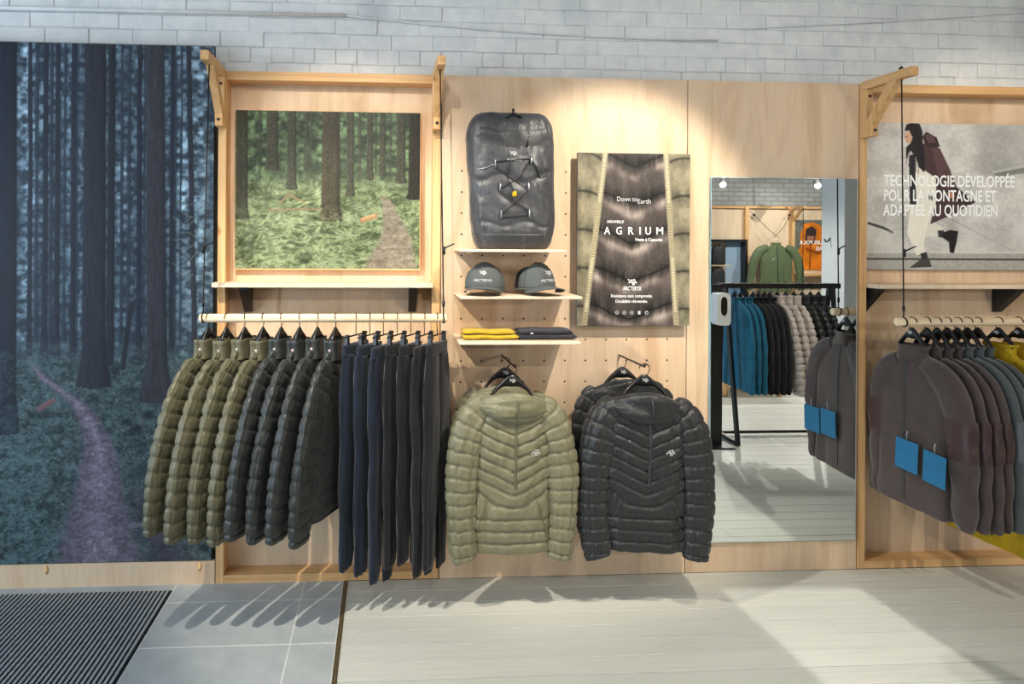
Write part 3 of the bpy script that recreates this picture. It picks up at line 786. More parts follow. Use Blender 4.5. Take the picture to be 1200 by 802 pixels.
# quilted jacket poster
def paint_quilt():
    W_, H_ = 190, 270
    u, v = np.meshgrid(np.linspace(0, 547, W_), np.linspace(0, 802, H_))   # working units: poster spans 30-525 x 30-775
    lz = np.interp(v, [30, 770], [150, 62]); rz = np.interp(v, [30, 770], [412, 462]); cx = np.interp(v, [30, 770], [278, 262])
    wob = 22 * (fbm(u / 90, v / 60, 200) - .5)
    ph = (v - 198 + wob + .42 * np.abs(u - cx)) / 165.0 + .30
    ph = (v + wob + .42 * np.abs(u - cx) - 255) / 166.0
    fr_ = ph - np.floor(ph)
    cu = (u - cx)
    fold = fbm(u / 48 + .8 * fbm(u / 80, v / 50, 209), v / 110, 210, 2); crease = fbm(u / 22 + .5 * np.sin(v / 50), v / 60, 214, 2)
    puff = np.sin(np.pi * np.clip(fr_, 0, 1)) ** .55
    radial = .5 + .5 * np.sin(cu / 21 + 2.4 * fbm(u / 60, v / 70, 216) * 3)
    near = np.exp(-np.minimum(fr_, 1 - fr_) / .16)
    gather = (fbm(u / 9 + .4 * np.sin(v / 30), v / 70, 218, 2) - .5) * near
    lit = .26 + .50 * puff * (1 - .45 * fr_) + .30 * (fold - .5) + .16 * (crease - .5) + .75 * gather + .20 * np.exp(-((fr_ - .25) / .14) ** 2) * (.4 + 1.2 * vnoise(u / 40, v / 90, 219))
    lit *= 1 - .70 * (1 - sstep(.0, .045, np.minimum(fr_, 1 - fr_)))
    gloss = np.clip(lit - .68, 0, 1)
    body = C3(116, 104, 97) * np.clip(lit, .14, 1.3)[..., None] + gloss[..., None] * C3(150, 144, 136)
    # sides
    ph2 = (v + 30 * np.sin(u / 60) - np.where(u < cx, .35, -.25) * (u - cx) * 1.0 - 130) / 165.0
    f2 = ph2 - np.floor(ph2); l2 = .62 + .36 * np.sin(np.pi * f2) ** .7 + .5 * (fbm(u / 26, v / 40, 220, 3) - .5)
    l2 *= 1 - .45 * (1 - sstep(0, .06, np.minimum(f2, 1 - f2)))
    side = C3(138, 130, 106) * np.clip(l2, .2, 1.5)[..., None]
    ml = sstep(-3, 3, u - (lz + 12)) * (1 - sstep(-3, 3, u - (rz - 4)))
    img = side * (1 - ml[..., None]) + body * ml[..., None]
    for zc, sg in ((lz, 1), (rz + 6, 1)):
        d = np.abs(u - zc); blend(img, 1 - sstep(10, 15, d), C3(150, 140, 114))
        teeth = ((v / 9.0) % 1 < .5); blend(img, (1 - sstep(4, 7, d)) * teeth, C3(120, 106, 80)); blend(img, (1 - sstep(4, 7, d)) * ~teeth, C3(204, 194, 160))
    img += (vnoise(u / 5, v / 5, 230) - .5)[..., None] * 14
    return np.clip(img[10:262, 10:183], 8, 255)
def poster(name, label, x0, x1, z0, z1, y0, y1, loc, img, gain, mat='ink'):
    t = thing(name, label, 'poster', ((x0 + x1) / 2, y1, z0))
    put('poster_board', MB().box(x0, x1, min(y0, y1), max(y0, y1), z0, z1, .001).mesh('poster_board'), M['print_grey'], t, world=True)
    ink_plane('poster_print', img, x0 + .0005, x1 - .0005, z0 + .0005, z1 - .0005, y0 - .0006, M[mat], t, gain)
    return t
ag = poster('jacket_poster', 'tall printed poster of a brown quilted jacket with white lettering', .652, 1.208, 1.232, 2.066, -.055, -.035, None, paint_quilt(), 1.05)
put('standoff', MB().box(.70, 1.16, -.035, -.0005, 1.30, 2.0, .002).mesh('standoff'), M['ply'], ag, world=True)
yp = -.0565
def PX(u): return .652 + (u - 38) / 487 * .556        # poster units to metres across
def PZ(v): return 2.066 - (v - 32) / 740 * .834
PW = M['print_white']
for ch_, u_, w_ in (('A', 153, .030), ('G', 203, .028), ('R', 254, .027), ('I', 301, .007), ('U', 329, .027), ('M', 375, .034)):
    letter(ch_, .052, ag, PX(u_), yp, PZ(380), PW, name='letter', width=w_, bold=.0004)
letter('NOUVELLE', .017, ag, PX(165), yp, PZ(331), PW, width=.082, shear=.2, bold=.0003)
letter('Veste à Capuche', .021, ag, PX(286), yp, PZ(408), PW, width=.136, bold=.0003)
letter('Down to', .032, ag, PX(206), yp, PZ(238), M['print_silver'], width=.098)
letter('Earth', .032, ag, PX(295), yp, PZ(247), M['print_silver'], width=.064)
letter("ARC'TERYX", .028, ag, PX(236), yp, PZ(620), PW, width=.09, bold=.0002)
letter('Résistance sans compromis.', .021, ag, PX(183), yp, PZ(650), PW, width=.204, bold=.0002)
letter('Durabilité réinventée.', .021, ag, PX(203), yp, PZ(673), PW, width=.158, bold=.0002)
put('emblem', bird_mesh(.05, .08), PW, ag, loc=(PX(275) - ag.location[0], yp - ag.location[1], PZ(584) - ag.location[2]))
for i in range(5):
    a = PX(210 + 32 * i); zc = PZ(716)
    b = MB(); n = 10
    if i == 3: b.add([(a - .006, yp, zc - .008), (a + .006, yp, zc - .008), (a + .006, yp, zc + .008), (a - .006, yp, zc + .008)], [(0, 1, 2, 3)])
    else:
        quad_strokes([[(a + .008 * math.cos(2 * PI * q / n), zc + .008 * math.sin(2 * PI * q / n)) for q in range(n + 1)], [(a - .004, zc), (a + .004, zc + .002 * (i - 1))]], .0022, b, lambda p: (p[0], yp, p[1]))
    put('icon', b.mesh('icon'), M['print_silver'], ag, world=True)

# running woman poster
def paint_runner():
    W_, H_ = 560, 300
    u, v = np.meshgrid(np.linspace(18, 1042, W_), np.linspace(262, 790, H_))
    n = fbm(u / 60, v / 60, 300, 5); n2 = fbm(u / 9, v / 9, 305, 3)
    img = np.zeros((H_, W_, 3)) + C3(200, 196, 189) + (n - .5)[..., None] * 70 + (n2 - .5)[..., None] * 26
    blend(img, sstep(380, 520, u) * (1 - sstep(420, 470, v)) * .30, C3(120, 118, 112))
    blend(img, .55 * inpoly(u, v, [(505, 440), (760, 385), (760, 420), (520, 450)]), C3(96, 94, 88))
    blend(img, .5 * inpoly(u, v, [(500, 432), (760, 375), (760, 388), (505, 440)]), C3(206, 204, 196))
    stroke(img, u, v, [(58, 490), (170, 500), (300, 560)], 2, C3(214, 210, 202), .7)
    stroke(img, u, v, [(340, 600), (580, 722)], 1.5, C3(130, 128, 120), .7)
    stroke(img, u, v, [(58, 624), (110, 640), (142, 656)], 5, C3(70, 68, 64))
    blend(img, (v > 650) * .35, C3(206, 204, 196))
    blend(img, (v > 730) * .8, C3(168, 165, 156) + (n2 - .5)[..., None] * 30); blend(img, ((v > 748) & (v < 756)) * .85, C3(60, 58, 54)); blend(img, ((v > 722) & (v < 730)) * .5, C3(215, 212, 204))
    P = lambda *p: inpoly(u, v, list(p))
    coat = C3(74, 54, 54); dark = C3(36, 32, 34); pant = C3(236, 230, 214)
    # rear leg, front leg
    blend(img, P((250, 590), (325, 640), (312, 668), (262, 672), (205, 640)), pant * .95)
    blend(img, P((305, 648), (328, 648), (330, 676), (308, 672)), C3(60, 58, 58))
    blend(img, P((322, 656), (350, 646), (380, 650), (374, 690), (364, 730), (350, 728), (346, 690), (326, 676)), dark)
    blend(img, P((228, 420), (300, 430), (302, 540), (262, 650), (256, 700), (262, 730), (230, 738), (214, 700), (196, 660), (205, 560)), pant)
    blend(img, P((243, 732), (266, 726), (272, 752), (250, 756)), C3(52, 50, 50))
    blend(img, P((206, 782), (246, 752), (276, 750), (286, 786), (210, 790)), C3(70, 68, 66)); blend(img, P((204, 784), (286, 780), (286, 790), (206, 790)), C3(190, 188, 182))
    # coat
    blend(img, P((250, 335), (290, 330), (330, 395), (352, 440), (372, 490), (442, 545), (330, 600), (278, 626), (300, 540), (298, 460), (270, 440), (240, 420), (232, 380)), coat)
    blend(img, P((352, 440), (372, 490), (442, 545), (400, 560), (352, 520), (330, 470)), coat * .7)
    blend(img, P((278, 626), (330, 600), (410, 560), (380, 580), (300, 616)), dark * 1.1)
    blend(img, P((200, 380), (224, 370), (224, 470), (228, 560), (205, 556)), C3(40, 38, 42))
    blend(img, P((280, 340), (312, 352), (350, 430), (366, 492), (338, 500), (300, 430)), coat * 1.25)
    blend(img, P((248, 310), (262, 292), (300, 312), (312, 345), (290, 350), (258, 340)), coat * .8); blend(img, P((258, 305), (280, 300), (300, 330), (270, 332)), coat * 1.3)
    blend(img, P((340, 512), (362, 508), (368, 526), (346, 532)), C3(196, 132, 108))
    # head
    blend(img, P((184, 300), (205, 286), (215, 310), (212, 330), (200, 336), (190, 330), (184, 314)), C3(206, 164, 140))
    blend(img, P((184, 290), (190, 268), (212, 258), (238, 264), (248, 290), (250, 330), (258, 400), (256, 440), (236, 420), (224, 380), (205, 360), (190, 392), (190, 350), (206, 334), (214, 312), (204, 288)), dark)
    blend(img, P((200, 284), (216, 300), (214, 314), (206, 300)), dark)
    stroke(img, u, v, [(188, 312), (196, 311)], 1.6, C3(60, 40, 40)); stroke(img, u, v, [(190, 326), (197, 325)], 1.5, C3(160, 84, 84))
    for q in range(6): stroke(img, u, v, [(200 + 6 * q, 340), (196 + 8 * q, 380), (190 + 9 * q, 412 + 6 * q)], 1.2, dark * 1.4, .7)
    img += (vnoise(u / 4, v / 4, 330) - .5)[..., None] * 10
    return np.clip(img, 6, 255)
x0r, x1r, z0r, z1r = 2.150, 3.690, 1.503, 2.260
rw = poster('runner_poster', 'wide grey printed poster of a running woman in a brown coat', x0r, x1r, z0r, z1r, .068, .0885, None, paint_runner(), .95)
def RX(u): return 2.287 + (u - 109) * .001504
def RZ(v): return z1r - (v - 262) / 528 * (z1r - z0r)
for i, (s_, w_) in enumerate((('TECHNOLOGIE DÉVELOPPÉE', 474), ('POUR LA MONTAGNE ET', 404), ('ADAPTÉE AU QUOTIDIEN', 412))):
    letter(s_, .082, rw, RX(109), .0655, RZ(489 + 53 * i), PW, width=w_ * .001504, bold=.0013)

# ------------------------------------------------------------------ garments
def cr(P, n):
    """Catmull-Rom resample of control rows P to n rows"""
    P = np.asarray(P, float); m = len(P)
    E_ = np.vstack([2 * P[0] - P[1], P, 2 * P[-1] - P[-2]])
    t = np.linspace(0, m - 1 - 1e-9, n); i = t.astype(int); f = (t - i)[:, None]
    a, b, c, d = E_[i], E_[i + 1], E_[i + 2], E_[i + 3]
    return .5 * (2 * b + (c - a) * f + (2 * a - 5 * b + 4 * c - d) * f ** 2 + (3 * b - a - 3 * c + d) * f ** 3)
def lens(C):
    return np.concatenate([[0], np.cumsum(np.linalg.norm(np.diff(C, axis=0), axis=1))])
def tube(C, A, B, U, V, nt, e=.9, pitch=0, h=0, chev=None, seed=0, wr=0, lump=0, fold=None, cap=(True, True), ret=False, name='cloth', s0=0.0, flat=None):
    C = np.asarray(C, float); n = len(C)
    th = np.linspace(0, 2 * PI, nt, endpoint=False)
    cs = np.sign(np.cos(th)) * np.abs(np.cos(th)) ** e; sn = np.sign(np.sin(th)) * np.abs(np.sin(th)) ** e
    U = np.broadcast_to(np.asarray(U, float), (n, 3)); V = np.broadcast_to(np.asarray(V, float), (n, 3))
    P = C[:, None] + (A[:, None] * cs)[..., None] * U[:, None] + (B[:, None] * sn)[..., None] * V[:, None]
    N = (np.cos(th) / np.maximum(A, 1e-3)[:, None])[..., None] * U[:, None] + (np.sin(th) / np.maximum(B, 1e-3)[:, None])[..., None] * V[:, None]
    N /= np.linalg.norm(N, axis=-1, keepdims=True) + 1e-12
    s = (lens(C) + s0)[:, None] + 0 * th[None]
    thg = th[None] + 0 * s
    per = np.minimum(thg, 2 * PI - thg) * 3        # seam-free angular coordinate
    D = np.zeros_like(s)
    if h:
        ph = s / pitch + (chev(P) if chev is not None else 0) + .12 * (vnoise(per * 1.2, s * 9, seed) - .5)
        fr = ph - np.floor(ph)
        prof = 1 - np.abs(2 * fr - 1) ** 5
        amp = .7 + .6 * vnoise(per * 2.2, s * 14, seed + 1)
        D += h * (prof * amp - .55)
        D += h * .34 * (1 - prof * .6) * (vnoise(per * 16 + 40, s * 22, seed + 2) - .5) * 2
    if wr: D += wr * (fbm(per * 5, s * 34, seed + 5, 3) - .5) * 2
    if lump: D += lump * (fbm(per * 1.1, s * 6, seed + 9, 2) - .5) * 2
    if fold is not None: D += fold(thg, s, P)
    P = P + N * D[..., None]
    if flat is not None:
        lim, off = flat
        o_ = off(P[..., 2]) if callable(off) else off
        P[..., 1] = o_ + lim * np.tanh((P[..., 1] - o_) / lim)
    i = np.arange(n * nt).reshape(n, nt); j = np.roll(i, -1, axis=1)
    Q = np.stack([i[:-1], i[1:], j[1:], j[:-1]], -1).reshape(-1, 4)
    Vv = P.reshape(-1, 3); T = []
    for k, on in ((0, cap[0]), (n - 1, cap[1])):
        if not on: continue
        c = len(Vv); ce = P[k].mean(0)
        Vv = np.vstack([Vv, ce[None]])
        T.append(np.stack([i[k], j[k], np.full(nt, c)], -1) if k == 0 else np.stack([j[k], i[k], np.full(nt, c)], -1))
    me = np_mesh(name, Vv, Q, np.vstack(T) if T else None)
    bm = bmesh.new(); bm.from_mesh(me); bmesh.ops.recalc_face_normals(bm, faces=bm.faces); bm.to_mesh(me); bm.free()
    return (me, P) if ret else me
X3, Y3, Z3 = np.array([1., 0, 0]), np.array([0, 1., 0]), np.array([0, 0, 1.])

def body_mesh(rows, nt, ds, **k):
    """rows: z, half-width, half-depth, y offset"""
    rows = np.asarray(rows, float); n = max(12, int((rows[0, 0] - rows[-1, 0]) / ds))
    r = cr(rows, n); C = np.stack([0 * r[:, 0], r[:, 3], r[:, 0]], -1)
    return tube(C, r[:, 1], r[:, 2], X3, Y3, nt, name='body', **k)
def sleeve_mesh(rows, nt, ds, side, **k):
    """rows: x, y, z, half-width across, half-depth"""
    rows = np.asarray(rows, float).copy(); rows[:, 0] *= side
    L = lens(rows[:, :3])[-1]; r = cr(rows, max(10, int(L / ds)))
    C = r[:, :3]; T = np.gradient(C, axis=0); T /= np.linalg.norm(T, axis=1, keepdims=True)
    U = np.cross(Y3[None], T); U /= np.linalg.norm(U, axis=1, keepdims=True); V = np.cross(T, U)
    return tube(C, r[:, 3], r[:, 4], U, V, nt, name='sleeve', **k)

def collar_mesh(w=.075, d=.05, hgt=.055, nt=40, seed=3, yo=0.0, flare=1.0, lim=None):
    z = np.array([-.035, -.01, .02, hgt * .8, hgt, hgt * .97, .02, -.015]); f = np.linspace(1, flare, 4)
    a = np.array([1.12, 1.0, .98, 1.0 * flare, .97 * flare, .90 * flare, .86, .84])
    C = np.stack([0 * z, yo + 0 * z, z], -1)
    t = np.linspace(0, 1, len(z)); n = 20
    C = np.stack([np.interp(np.linspace(0, 1, n), t, C[:, q]) for q in range(3)], -1); a = np.interp(np.linspace(0, 1, n), t, a)
    def fold(th, s, P): return .006 * np.sin(3 * th + 1) + .004 * np.cos(5 * th + seed) - .010 * np.exp(-((th - 1.5 * PI) / .25) ** 2) * 0
    return tube(C, w * a, d * a, X3, Y3, nt, seed=seed, fold=fold, wr=.002, cap=(False, True), name='collar', flat=(lim, 0.0) if lim else None)
def strip_from(P, th_frac, z0, z1, w, off, name):
    """a narrow strip lying on the front of a body grid P"""
    nt = P.shape[1]; k = int(round(th_frac * nt)) % nt
    col = P[:, k]; sel = (col[:, 2] <= z0) & (col[:, 2] >= z1); c = col[sel][::2]
    y = c[:, 1] - off; ker = np.ones(5) / 5
    if len(y) > 8: y = np.minimum(y, np.convolve(np.pad(y, 2, 'edge'), ker, 'valid'))
    n = len(c); V = []
    for (dx, dy) in ((-w / 2, .004), (-w / 2, 0), (w / 2, 0), (w / 2, .004)):
        V.append(np.stack([c[:, 0] + dx, y + dy, c[:, 2]], -1))
    V = np.concatenate(V); Q = []
    for r in range(3):
        a = np.arange(n - 1) + r * n
        Q.append(np.stack([a, a + 1, a + 1 + n, a + n], -1))
    return np_mesh(name, V, np.vstack(Q))

def chev_fn(k, z0, z1, pitch):
    return lambda P: (k * np.abs(P[..., 0]) * sstep(z1, z0, P[..., 2])) / pitch

BODY = [(.0, .070, .045, 0), (-.022, .098, .055, 0), (-.045, .140, .062, 0), (-.070, .178, .068, 0), (-.105, .200, .074, 0), (-.17, .203, .080, 0), (-.28, .196, .082, 0),
        (-.42, .192, .080, 0), (-.55, .198, .078, 0), (-.655, .203, .074, 0), (-.672, .196, .066, 0)]
def rows_scaled(rows, L=1, w=1, d=1, yo=0): return [(r[0] * L, r[1] * w, r[2] * d, r[3] + yo) for r in rows]

def garment(name, label, group, loc, rz, parts, roll=0.0, cat='jacket', scale=None):
    t = thing(name, label, cat, loc, (0, roll, rz), group)
    if scale: t.scale = scale
    for p in parts:
        nm, me, mat = p[:3]
        o = put(nm, me, mat, t)
        if len(p) > 3:
            q = put(p[3], p[4], p[5], o)
    return t

# ---- the front-facing hooded pullovers on the pegboard
def hero_parts(cm, seed, full=True, zip_mat=None):
    pitch = .052
    bm_, P = body_mesh(BODY, 170, .0034, e=.86, pitch=pitch, h=.0145, chev=chev_fn(.42, -.40, -.50, pitch), seed=seed, wr=.0022, lump=.012, ret=True)
    slv = []
    for sd in (-1, 1):
        rows = [(.120, .0, -.045, .055, .045), (.170, -.012, -.080, .072, .052), (.212, -.022, -.165, .074, .054), (.236, -.030, -.30, .068, .050), (.244, -.036, -.44, .064, .047), (.240, -.042, -.58, .059, .043), (.234, -.046, -.675, .055, .040), (.232, -.046, -.697, .050, .034)]
        if sd < 0: rows = [(r[0] - .004 * i, r[1], r[2], r[3], r[4]) for i, r in enumerate(rows)]
        slv.append(sleeve_mesh(rows, 72, .0038, sd, e=.9, pitch=.056, h=.0100, seed=seed + 20 + sd, wr=.002, lump=.008))
    # hood lying over the shoulders, closed by the zip at its middle
    n = 90; x = np.linspace(-1, 1, n); w = .180
    C = np.stack([x * w, -.072 + .062 * x ** 2, -.034 - .004 * np.abs(x) ** 1.6], -1)
    env = np.sqrt(np.clip(1 - np.abs(x) ** 3.2, 0.004, 1)); A = (.066 - .034 * np.abs(x) ** 1.7) * env; B = (.050 - .012 * x ** 2) * env
    def hf(th, s, P): return .006 * np.sin(s * 30 + 2 * np.cos(th)) * np.abs(np.sin(th)) + .004 * np.sin(3 * th + s * 14)
    hood = tube(C, A, B, Z3, Y3, 56, seed=seed + 40, wr=.0035, lump=.010, fold=hf, name='hood')
    zp = strip_from(P, .75, -.085, -.385, .011, .0035, 'zipper')
    parts = [('body', bm_, cm), ('sleeve', slv[0], cm), ('sleeve', slv[1], cm), ('hood', hood, cm), ('zipper', zp, zip_mat or cm)]
    if full:
        b = MB(); b.tube([(0, -.112, .015), (.001, -.1245, -.010), (.002, -.1265, -.040), (.002, -.117, -.080)], .0035, 6)
        parts.append(('hood_zipper', b.mesh('hood_zipper'), zip_mat or cm))
        k = np.argmin(np.abs(P[:, :, 0] - .092) + np.abs(P[:, :, 2] + .222) + (P[:, :, 1] > 0) * 9); pt = P.reshape(-1, 3)[k]
        em = bird_mesh(.048, .055)
        for v in em.vertices: v.co += Vector((pt[0], pt[1] - .010, pt[2]))
        parts.append(('emblem', em, M['print_silver']))
        for sd in (-1, 1):                                        # diagonal pocket zips
            pts = []
            for q in np.linspace(0, 1, 12):
                xx = sd * (.118 + .045 * q); zz = -.44 - .15 * q
                k = np.argmin(np.abs(P[:, :, 0] - xx) + np.abs(P[:, :, 2] - zz) + (P[:, :, 1] > 0) * 9); pp = P.reshape(-1, 3)[k]; pts.append((xx, pp[1] - .003, zz))
            parts.append(('pocket_zip', MB().tube(pts, .0028, 5).mesh('pocket_zip'), zip_mat or cm))
    return parts

# hanger: arched black shoulder piece on a wire hook; the origin is the centre of the rod it hangs from
def hanger_meshes(drop=.075, r=.0225, span=.205, droop=.075):
    n = 40; x = np.linspace(-1, 1, n)
    C = np.stack([x * span, 0 * x, -drop - .016 - droop * np.abs(x) ** 2.0], -1)
    A = .011 + .016 * np.exp(-(x / .34) ** 2); B = .0085 + .006 * x ** 2
    A[0] = A[-1] = .006; B[0] = B[-1] = .006
    arch = tube(C, A, B, Z3, Y3, 14, name='hanger_arch')
    pts = [(0, 0, -drop), (0, 0, -.040), (.012, 0, -.030)] + [(r * math.cos(a), 0, r * math.sin(a)) for a in [R(-35) + R(215) * i / 14 for i in range(15)]]
    hk = MB().tube(pts, .0021, 6).mesh('hanger_hook')
    # hook plane is across the rod, so it turns with the hanger
    em = bird_mesh(.030, .09)
    for v in em.vertices: v.co += Vector((0, -.0155, -drop - .012))
    return arch, hk, em
HA, HK, HE = hanger_meshes()
FLEECE_H = hanger_meshes(.036, .0225, .066, .062)
HERO_H = hanger_meshes(.036, .0225, .105, .085)
RACK_H = hanger_meshes(.055, .034, .048, .045)
RAIL_H = hanger_meshes(.048, .0225, .042, .034)
def hanger(label, group, loc, rz, hook_rz=None, emblem=True, kit=None):
    HA, HK, HE = kit or RAIL_H
    t = thing('hanger', label, 'hanger', loc, (0, 0, rz), group)
    put('hanger_arch', HA, M['blackplastic'], t)
    h = put('hanger_hook', HK, M['wire'], t)
    if hook_rz is not None: h.rotation_euler[2] = hook_rz - rz
    if emblem: put('emblem', HE, M['print_silver'], t)
    return t

# wall pegs for the front-facing hangers
for (x, z, lb) in ((.300, 1.085, 'slim steel peg arm holding the olive hooded pullovers'), (.880, 1.085, 'slim steel peg arm holding the black hooded pullovers')):
    t = thing('peg_arm', lb, 'hook', (x, 0, z))
    put('arm', MB().tube([(0, -.0005, -.004), (0, -.31, 0), (0, -.318, .012)], .0045, 8).mesh('arm'), M['wire'], t)
PEGR = .0225 - .0045
zh = 1.085 - .018
olive = hero_parts(M['olive_hero'], 11, zip_mat=M['olive'])
olive2 = hero_parts(M['olive_hero'], 77, False)
blk = hero_parts(M['blacknylon'], 31, zip_mat=M['packdark'])
blk2 = hero_parts(M['blacknylon'], 91, False)
NECK = -.124
garment('hooded_pullover', 'olive quilted hooded pullover with chest emblem hanging in front on the pegboard', None, (.296, -.262, zh + NECK), R(2), olive, R(1.2), scale=(.965, .9, 1))
garment('hooded_pullover', 'olive quilted hooded pullover hidden behind the olive one with chest emblem', None, (.300, -.092, zh + NECK - .012), R(0), olive2, R(2.0), scale=(.90, .5, 1))
garment('hooded_pullover', 'black quilted hooded pullover with chest emblem hanging in front beside the mirror', None, (.897, -.268, zh + NECK - .004), R(-4), blk, R(1.0), scale=(.985, .9, 1))
garment('hooded_pullover', 'black quilted hooded pullover peeking out behind the black one with chest emblem', None, (.862, -.092, zh + NECK + .014), R(2), blk2, R(-3), scale=(.93, .5, 1))
for (x, y, rz, lb) in ((.296, -.262, 2, 'black hanger inside the front olive hooded pullover'), (.300, -.092, -2, 'black hanger inside the rear olive hooded pullover'),
                       (.897, -.268, -7, 'black hanger with emblem inside the front black hooded pullover'), (.862, -.092, 4, 'black hanger inside the rear black hooded pullover')):
    hanger(lb, 'hangers on the pegboard', (x, y, zh), R(rz), kit=HERO_H)

ORD = ['first', 'second', 'third', 'fourth']
# ---- puffer jackets along the left rod
BODY_R = [(.0, .066, .045, 0), (-.03, .082, .055, 0), (-.07, .106, .062, 0), (-.12, .140, .068, 0), (-.18, .170, .074, 0), (-.25, .186, .080, 0), (-.34, .190, .082, 0),
          (-.45, .190, .080, 0), (-.56, .196, .078, 0), (-.665, .200, .074, 0), (-.682, .194, .066, 0)]
def rail_parts(pitch, seed, h=.0095, chev=.38, thin=.33, L=1.0, lim=.045, nt=72, ds=.0075, wsl=1.0, lean=0.0, col=.050):
    rows = rows_scaled(BODY_R, L, 1.0, thin)
    body = body_mesh(rows, nt, ds, e=.8, pitch=pitch, h=h, chev=chev_fn(chev, -.40, -.50, pitch), seed=seed, wr=.0015, lump=.004, flat=(lim, 0.0))
    sl = []
    for sd in (-1, 1):
        k = 1 if sd < 0 else .92
        rows = [(.070, 0, -.050, .040, .024), (.115, -.002, -.105, .060, .034), (.165, -.004, -.20, .074, .041), (.210, -.004, -.33, .077, .044), (.238, .004, -.46, .073, .044), (.252, .012, -.59, .068, .043), (.256, .018, -.70 * k, .062, .040), (.256, .020, -.735 * k, .052, .030)]
        rows = [(r[0] * (1 if sd < 0 else .90) + lean * sd * (-r[2]), r[1], r[2] * L, r[3] * wsl, r[4] * .68 * wsl) for r in rows]
        sl.append(sleeve_mesh(rows, 56, .006, sd, e=.80, pitch=pitch * 1.04, h=h, seed=seed + 7 + sd, wr=.0015, lump=.004, flat=(lim, lambda z: np.interp(-z, [0, .33, .46, .59, .72], [0, -.004, .004, .012, .019]))))
    co = collar_mesh(.066, .033, col, 36, seed, lim=lim, flare=1.06)
    ln = MB(); ln.lathe([(.0, .012), (.03, .014), (.058, .012), (.060, .0), (.0, -.002)], n=20, M=Matrix.Diagonal((1.0, .40, 1, 1)))
    return dict(body=body, s0=sl[0], s1=sl[1], collar=co, lining=ln.mesh('lining'))
def rail_jacket(name, label, group, loc, rz, p, cm, lm, roll=0, patch=None, extra=()):
    parts = [('body', p['body'], cm), ('sleeve', p['s0'], cm), ('sleeve', p['s1'], cm), ('collar', p['collar'], cm, 'lining', p['lining'], lm)]
    return garment(name, label, group, loc, rz, parts + list(extra), roll)
RP = [rail_parts(.056, 401 + 13 * i) for i in range(3)]
JX = [-1.045 + .0795 * i for i in range(8)]
JL = ['olive puffer jacket at the free end of the rod beside the mural', 'second olive puffer jacket on the rod counting from the mural', 'third olive puffer jacket on the rod counting from the mural', 'last olive puffer jacket, hanging next to the black-green ones',
      'black-green puffer jacket hanging right beside the last olive one', 'second black-green puffer jacket on the rod counting from the olive ones', 'third black-green puffer jacket on the rod counting from the olive ones', 'black-green puffer jacket hanging right beside the navy trousers']
JR = [64, 64.6, 63.6, 64, 64.5, 63.5, 64.3, 64]
for i, x in enumerate(JX):
    rz = R(JR[i])
    rail_jacket('puffer_jacket', JL[i], 'puffer jackets on the rod', (x, -.23, 1.291 - .136 - .006 * (i % 2)), rz, RP[i % 3], M['olive'] if i < 4 else M['deepnylon'], M['lining'], R(random.uniform(-1.5, 1.5))).scale = (1, 1, (.95, .98, .995, 1.0, .98, .995, 1.005, 1.02)[i])
    hanger('black hanger inside the ' + ORD[i % 4] + (' olive puffer jacket counting from the mural' if i < 4 else ' black-green puffer jacket counting from the olive ones'), 'black hangers on the rod', (x, -.23, 1.291), rz, R(90 + random.uniform(-12, 12)), False)

# ---- trousers on clip hangers
def trouser_meshes(seed):
    wb_ = body_mesh([(.0, .105, .020, 0), (-.035, .106, .021, 0), (-.045, .106, .022, 0)], 40, .006, e=.9, seed=seed, wr=.001, flat=(.026, 0.0))
    legs = []
    for sd in (-1, 1):
        rows = [(.050, 0, -.040, .058, .020), (.054, 0, -.12, .066, .026), (.056, .002 * sd, -.28, .070, .027), (.058, .004 * sd, -.46, .060, .024), (.060, .002, -.62, .058, .024), (.062, 0, -.80, .050, .021), (.064, 0, -.93, .044, .018), (.064, 0, -.975 - .02 * sd, .040, .011), (.064, 0, -.985 - .02 * sd, .030, .005)]
        fd = lambda th, s, P: .004 * np.sin(2 * th + s * 5 + seed) + .003 * np.cos(4 * th - s * 7)
        legs.append(sleeve_mesh(rows, 28, .012, sd, e=1.0, seed=seed + sd, wr=.0025, lump=.008, fold=fd, flat=(.026, 0.0)))
    return wb_, legs[0], legs[1]
TR = [trouser_meshes(601 + 17 * i) for i in range(3)]
CLIPBAR = MB().tube([(-.10, 0, -.075), (.10, 0, -.075)], .0035, 8).mesh('bar')
CLIP = MB().prism([(-.007, -.066), (.007, -.066), (.009, -.108), (-.009, -.108)], 0, -.008, .008, 'y').mesh('clip')
TX = [(-.398, 62, 0), (-.337, 61, 0), (-.276, 62.5, 0), (-.215, 63, 1), (-.154, 61.5, 1), (-.093, 62.5, 1), (-.036, 61.5, 1)]
TLn = ['navy trousers hanging next to the black-green puffer jackets', 'middle pair of the three navy trousers on the rod', 'navy trousers hanging next to the charcoal pairs',
       'charcoal trousers hanging next to the navy pairs', 'second charcoal trousers on the rod counting from the navy pairs', 'third charcoal trousers on the rod counting from the navy pairs', 'charcoal trousers at the rod end beside the pegboard panel']
